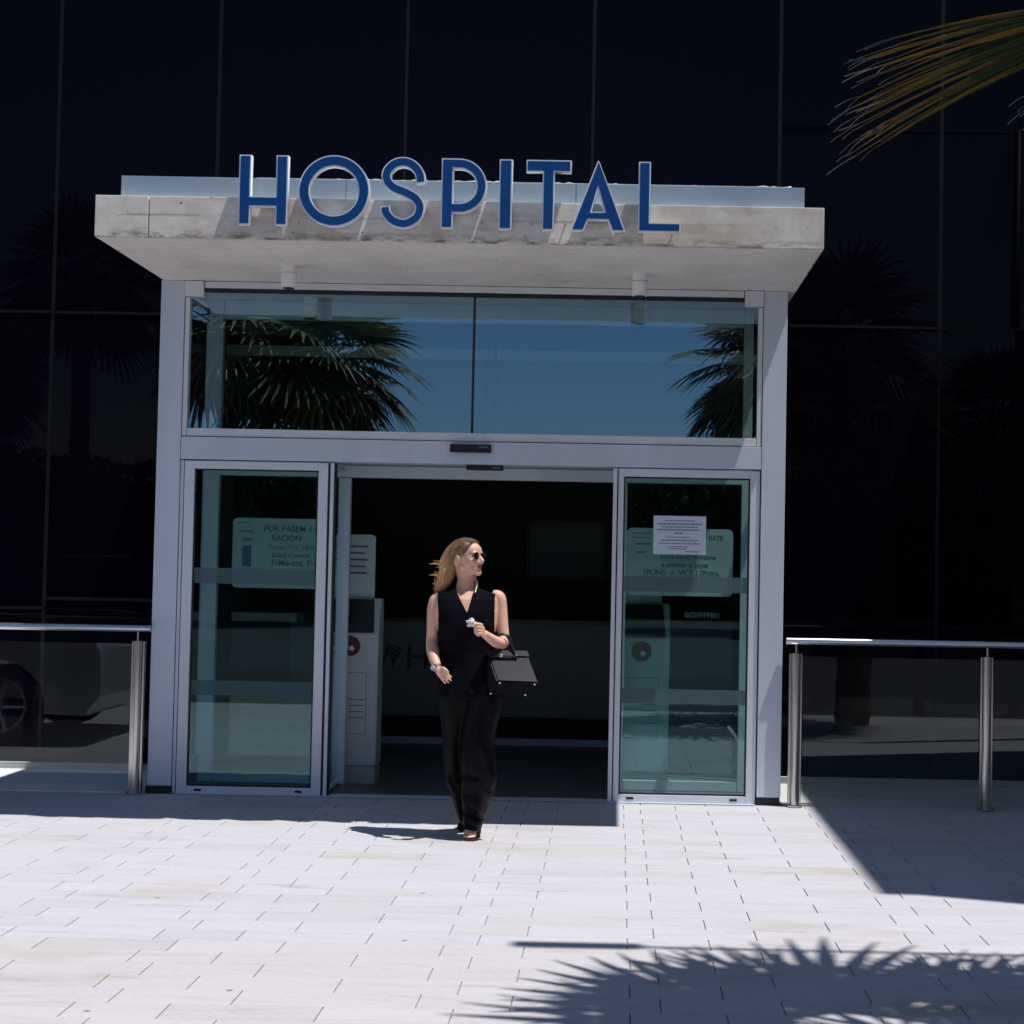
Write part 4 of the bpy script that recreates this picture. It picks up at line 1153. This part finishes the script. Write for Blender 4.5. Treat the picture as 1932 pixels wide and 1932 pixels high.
# --- sandals
M_sandal = simple('black_leather', (.012, .009, .010), .35)
b = bmesh.new()
sole = [(-.036, -.112), (-.015, -.128), (.012, -.124), (.034, -.100), (.040, -.06), (.034, .0), (.030, .06), (.018, .105), (-.006, .108), (-.022, .07), (-.030, .0), (-.040, -.06)]
o0 = P(540, 1838, 0); o0.z = 0
vs0 = [b.verts.new(o0 + Vector((x * 1.06 + .004, y, .001))) for x, y in sole]; vs1 = [b.verts.new(o0 + Vector((x * 1.06 + .004, y, .013 + (.012 if y > .03 else 0)))) for x, y in sole]
b.faces.new(vs0[::-1]); b.faces.new(vs1)
for k in range(len(sole)): b.faces.new((vs0[k], vs0[(k + 1) % 12], vs1[(k + 1) % 12], vs1[k]))
for yy, hgt, w in ((-.052, .042, .043), (.015, .070, .036)):
    tube(b, spline([o0 + Vector((-w - .002, yy + .01, .012)), o0 + Vector((-w * .6, yy, hgt * .9)), o0 + Vector((.0, yy - .006, hgt + .006)), o0 + Vector((w * .7, yy, hgt * .9)), o0 + Vector((w + .004, yy + .01, .012))], 4), .010, 8, ry=.0035, up=(0, 1, 0))
tube(b, spline([o0 + Vector((-.034, .03, .02)), o0 + Vector((-.030, .09, .045)), o0 + Vector((.005, .118, .05)), o0 + Vector((.034, .09, .045)), o0 + Vector((.040, .03, .02))], 4), .005, 8)
obj('sandal', b, M_sandal, woman)
b = bmesh.new(); h0 = P(474, 1768, .30); t0 = P(485, 1806, .18); t0.z = .008
tube(b, spline([h0 + Vector((0, .01, .0)), (h0 + t0) / 2 + Vector((0, 0, -.006)), t0, t0 + Vector((.003, -.03, .0))], 3), interp([.030, .034, .040, .028], 3), 12, ry=interp([.016, .010, .008, .007], 3), up=(1, 0, 0))
tube(b, spline([h0 + Vector((-.035, 0, -.005)), h0 + Vector((-.02, -.01, .05)), h0 + Vector((.02, -.01, .05)), h0 + Vector((.035, 0, -.005))], 4), .006, 8)
tube(b, spline([t0 + Vector((-.044, .03, 0)), t0 + Vector((-.02, .02, .045)), t0 + Vector((.02, .02, .045)), t0 + Vector((.044, .03, 0))], 4), .012, 8, ry=.004)
obj('sandal', b, M_sandal, woman)
# --- jewellery
M_gold = simple('gold', (.75, .52, .28), .3, .8)
b = bmesh.new(); ch = spline([P(553, 338, .005), P(563, 355, -.020), P(562, 385, -.050), P(556, 408, -.068)], 4)
for q in ch[::1]: ball(b, q, (.0065, .0065, .0060), seg=10)
obj('necklace', b, M_gold, woman, smooth=True)
b = bmesh.new(); wc = P(341, 846, -.120); wd = (P(346, 850, -.125) - P(322, 800, -.075)).normalized()
tube(b, [wc - wd * .006, wc + wd * .006], .0265, 24); obj('watch', b, M_steel, woman)
b = bmesh.new(); fc = wc + Vector((-.018, -.020, .0)); tube(b, [fc, fc + Vector((-.004, -.006, .0))], .013, 20); obj('watch_face', b, simple('pale_dial', (.6, .62, .6), .2), woman)

# --- tissue in her hand
b = bmesh.new(); bmesh.ops.create_icosphere(b, subdivisions=4, radius=1)
for v in b.verts:
    d_ = v.co.normalized(); n_ = noise.noise(d_ * 2.3 + Vector((4, 1, 2))) * .55 + .25 * noise.noise(d_ * 6)
    v.co = P(552, 578, -.252) + Vector((d_.x * .019, d_.y * .012, d_.z * .021)) * (1 + n_)
o = obj('tissue', b, simple('white_tissue', (.72, .70, .70), .9), None, smooth=True)
tag(o, 'crumpled white tissue pinched in the raised hand of the woman', 'tissue')

# ------------------------------------------------------------------ handbag
M_bag = simple('black_grained_leather', (.009, .009, .013), .30, spec=.42, bmp=.0, var=.15)
bag = empty('handbag', P(760, 985, -.1), 0, 'structured black leather handbag with brass feet hanging from the bent arm', 'handbag')
TL, TR, BR, BL = P(630, 752, -.075), P(862, 752, -.060), P(943, 918, -.175), P(702, 912, -.190)
back = Vector((-.062, .075, -.073)); tb_ = Vector((-.012, .030, -.012))
TLb, TRb, BRb, BLb = TL + tb_, TR + tb_, BR + back, BL + back
b = bmesh.new(); V = [b.verts.new(q) for q in (TL, TR, BR, BL, TLb, TRb, BRb, BLb)]
for idx in ((0, 1, 2, 3), (5, 4, 7, 6), (4, 0, 3, 7), (1, 5, 6, 2), (3, 2, 6, 7), (4, 5, 1, 0)): b.faces.new([V[i] for i in idx])
bmesh.ops.subdivide_edges(b, edges=b.edges[:], cuts=3, use_grid_fill=True)
bmesh.ops.recalc_face_normals(b, faces=b.faces[:])
fc_ = (TL + TR + BR + BL) / 4; fn = (TR - TL).cross(BL - TL).normalized(); fn = fn if fn.y < 0 else -fn
bmesh.ops.bevel(b, geom=[e for e in b.edges if len(e.link_faces) == 2 and e.calc_face_angle(0) > .6], offset=.007, segments=4, affect='EDGES')
obj('bag_body', b, M_bag, bag, smooth=False)
bn_ = (BR - BL).cross(BLb - BL).normalized(); bn_ = bn_ if bn_.z < 0 else -bn_
b = bmesh.new(); cc_ = (BL + BR + BRb + BLb) / 4; vs = [b.verts.new(q.lerp(cc_, .02) + bn_ * .0015) for q in (BL, BR, BRb, BLb)]; f = b.faces.new(vs)
r_ = bmesh.ops.extrude_face_region(b, geom=[f])
for v in [g for g in r_['geom'] if isinstance(g, bmesh.types.BMVert)]: v.co += bn_ * .002
obj('shaded_underside', b, simple('underside_shade_black', (.004, .004, .005), .8, spec=.08), bag)  # added sheet under the bag; the underside's shade is put into its colour
def onf(u, v, o=.006):  # point on the front face
    return (TL.lerp(TR, u)).lerp(BL.lerp(BR, u), v) + fn * o
b = bmesh.new()
q = [onf(-.01, -.03, .003), onf(1.01, -.03, .003), onf(1.01, .15, .004), onf(.70, .15, .004), onf(.68, .24, .004), onf(.60, .24, .004), onf(.58, .15, .004), onf(.34, .15, .004), onf(.32, .24, .004), onf(.24, .24, .004), onf(.22, .15, .004), onf(-.01, .15, .004)]
vs = [b.verts.new(x) for x in q]; f = b.faces.new(vs); r_ = bmesh.ops.extrude_face_region(b, geom=[f])
for v in [g for g in r_['geom'] if isinstance(g, bmesh.types.BMVert)]: v.co += fn * .004
obj('flap', b, M_bag, bag)
b = bmesh.new(); tube(b, spline([onf(.02, .20, .010), onf(.3, .19, .012), onf(.62, .19, .012)], 4), .0065, 8, ry=.002)
obj('belt_strap', b, simple('bag_strap_highlight', (.05, .05, .06), .2, spec=1), bag)
b = bmesh.new(); ball(b, onf(.30, .19, .015), (.009, .006, .009)); obj('clasp', b, M_steel, bag, smooth=True)
for pts in ([P(712, 795, -.10), P(684, 750, -.085), P(670, 705, -.065), P(686, 662, -.062), P(716, 650, -.060), P(746, 662, -.060), P(772, 712, -.07), P(792, 755, -.085), P(803, 782, -.10)],
            [P(700, 770, -.055), P(676, 735, -.045), P(672, 700, -.035), P(690, 660, -.032), P(720, 648, -.030), P(750, 662, -.030), P(768, 705, -.035), P(783, 745, -.045), P(790, 765, -.052)]):
    b = bmesh.new(); tube(b, spline(pts, 5), .0058, 10); obj('handle', b, M_bag, bag, smooth=True)
for q in (BL, BR, BRb, BLb):
    c_ = (BL + BR + BRb + BLb) / 4; bn = (BR - BL).cross(BLb - BL).normalized(); bn = bn if bn.z < 0 else -bn
    b = bmesh.new(); ball(b, q.lerp(c_, .16) + bn * .003, (.0065, .0065, .0065), seg=12); obj('stud', b, simple('brass_stud', (.8, .72, .55), .25, .6), bag, smooth=True)
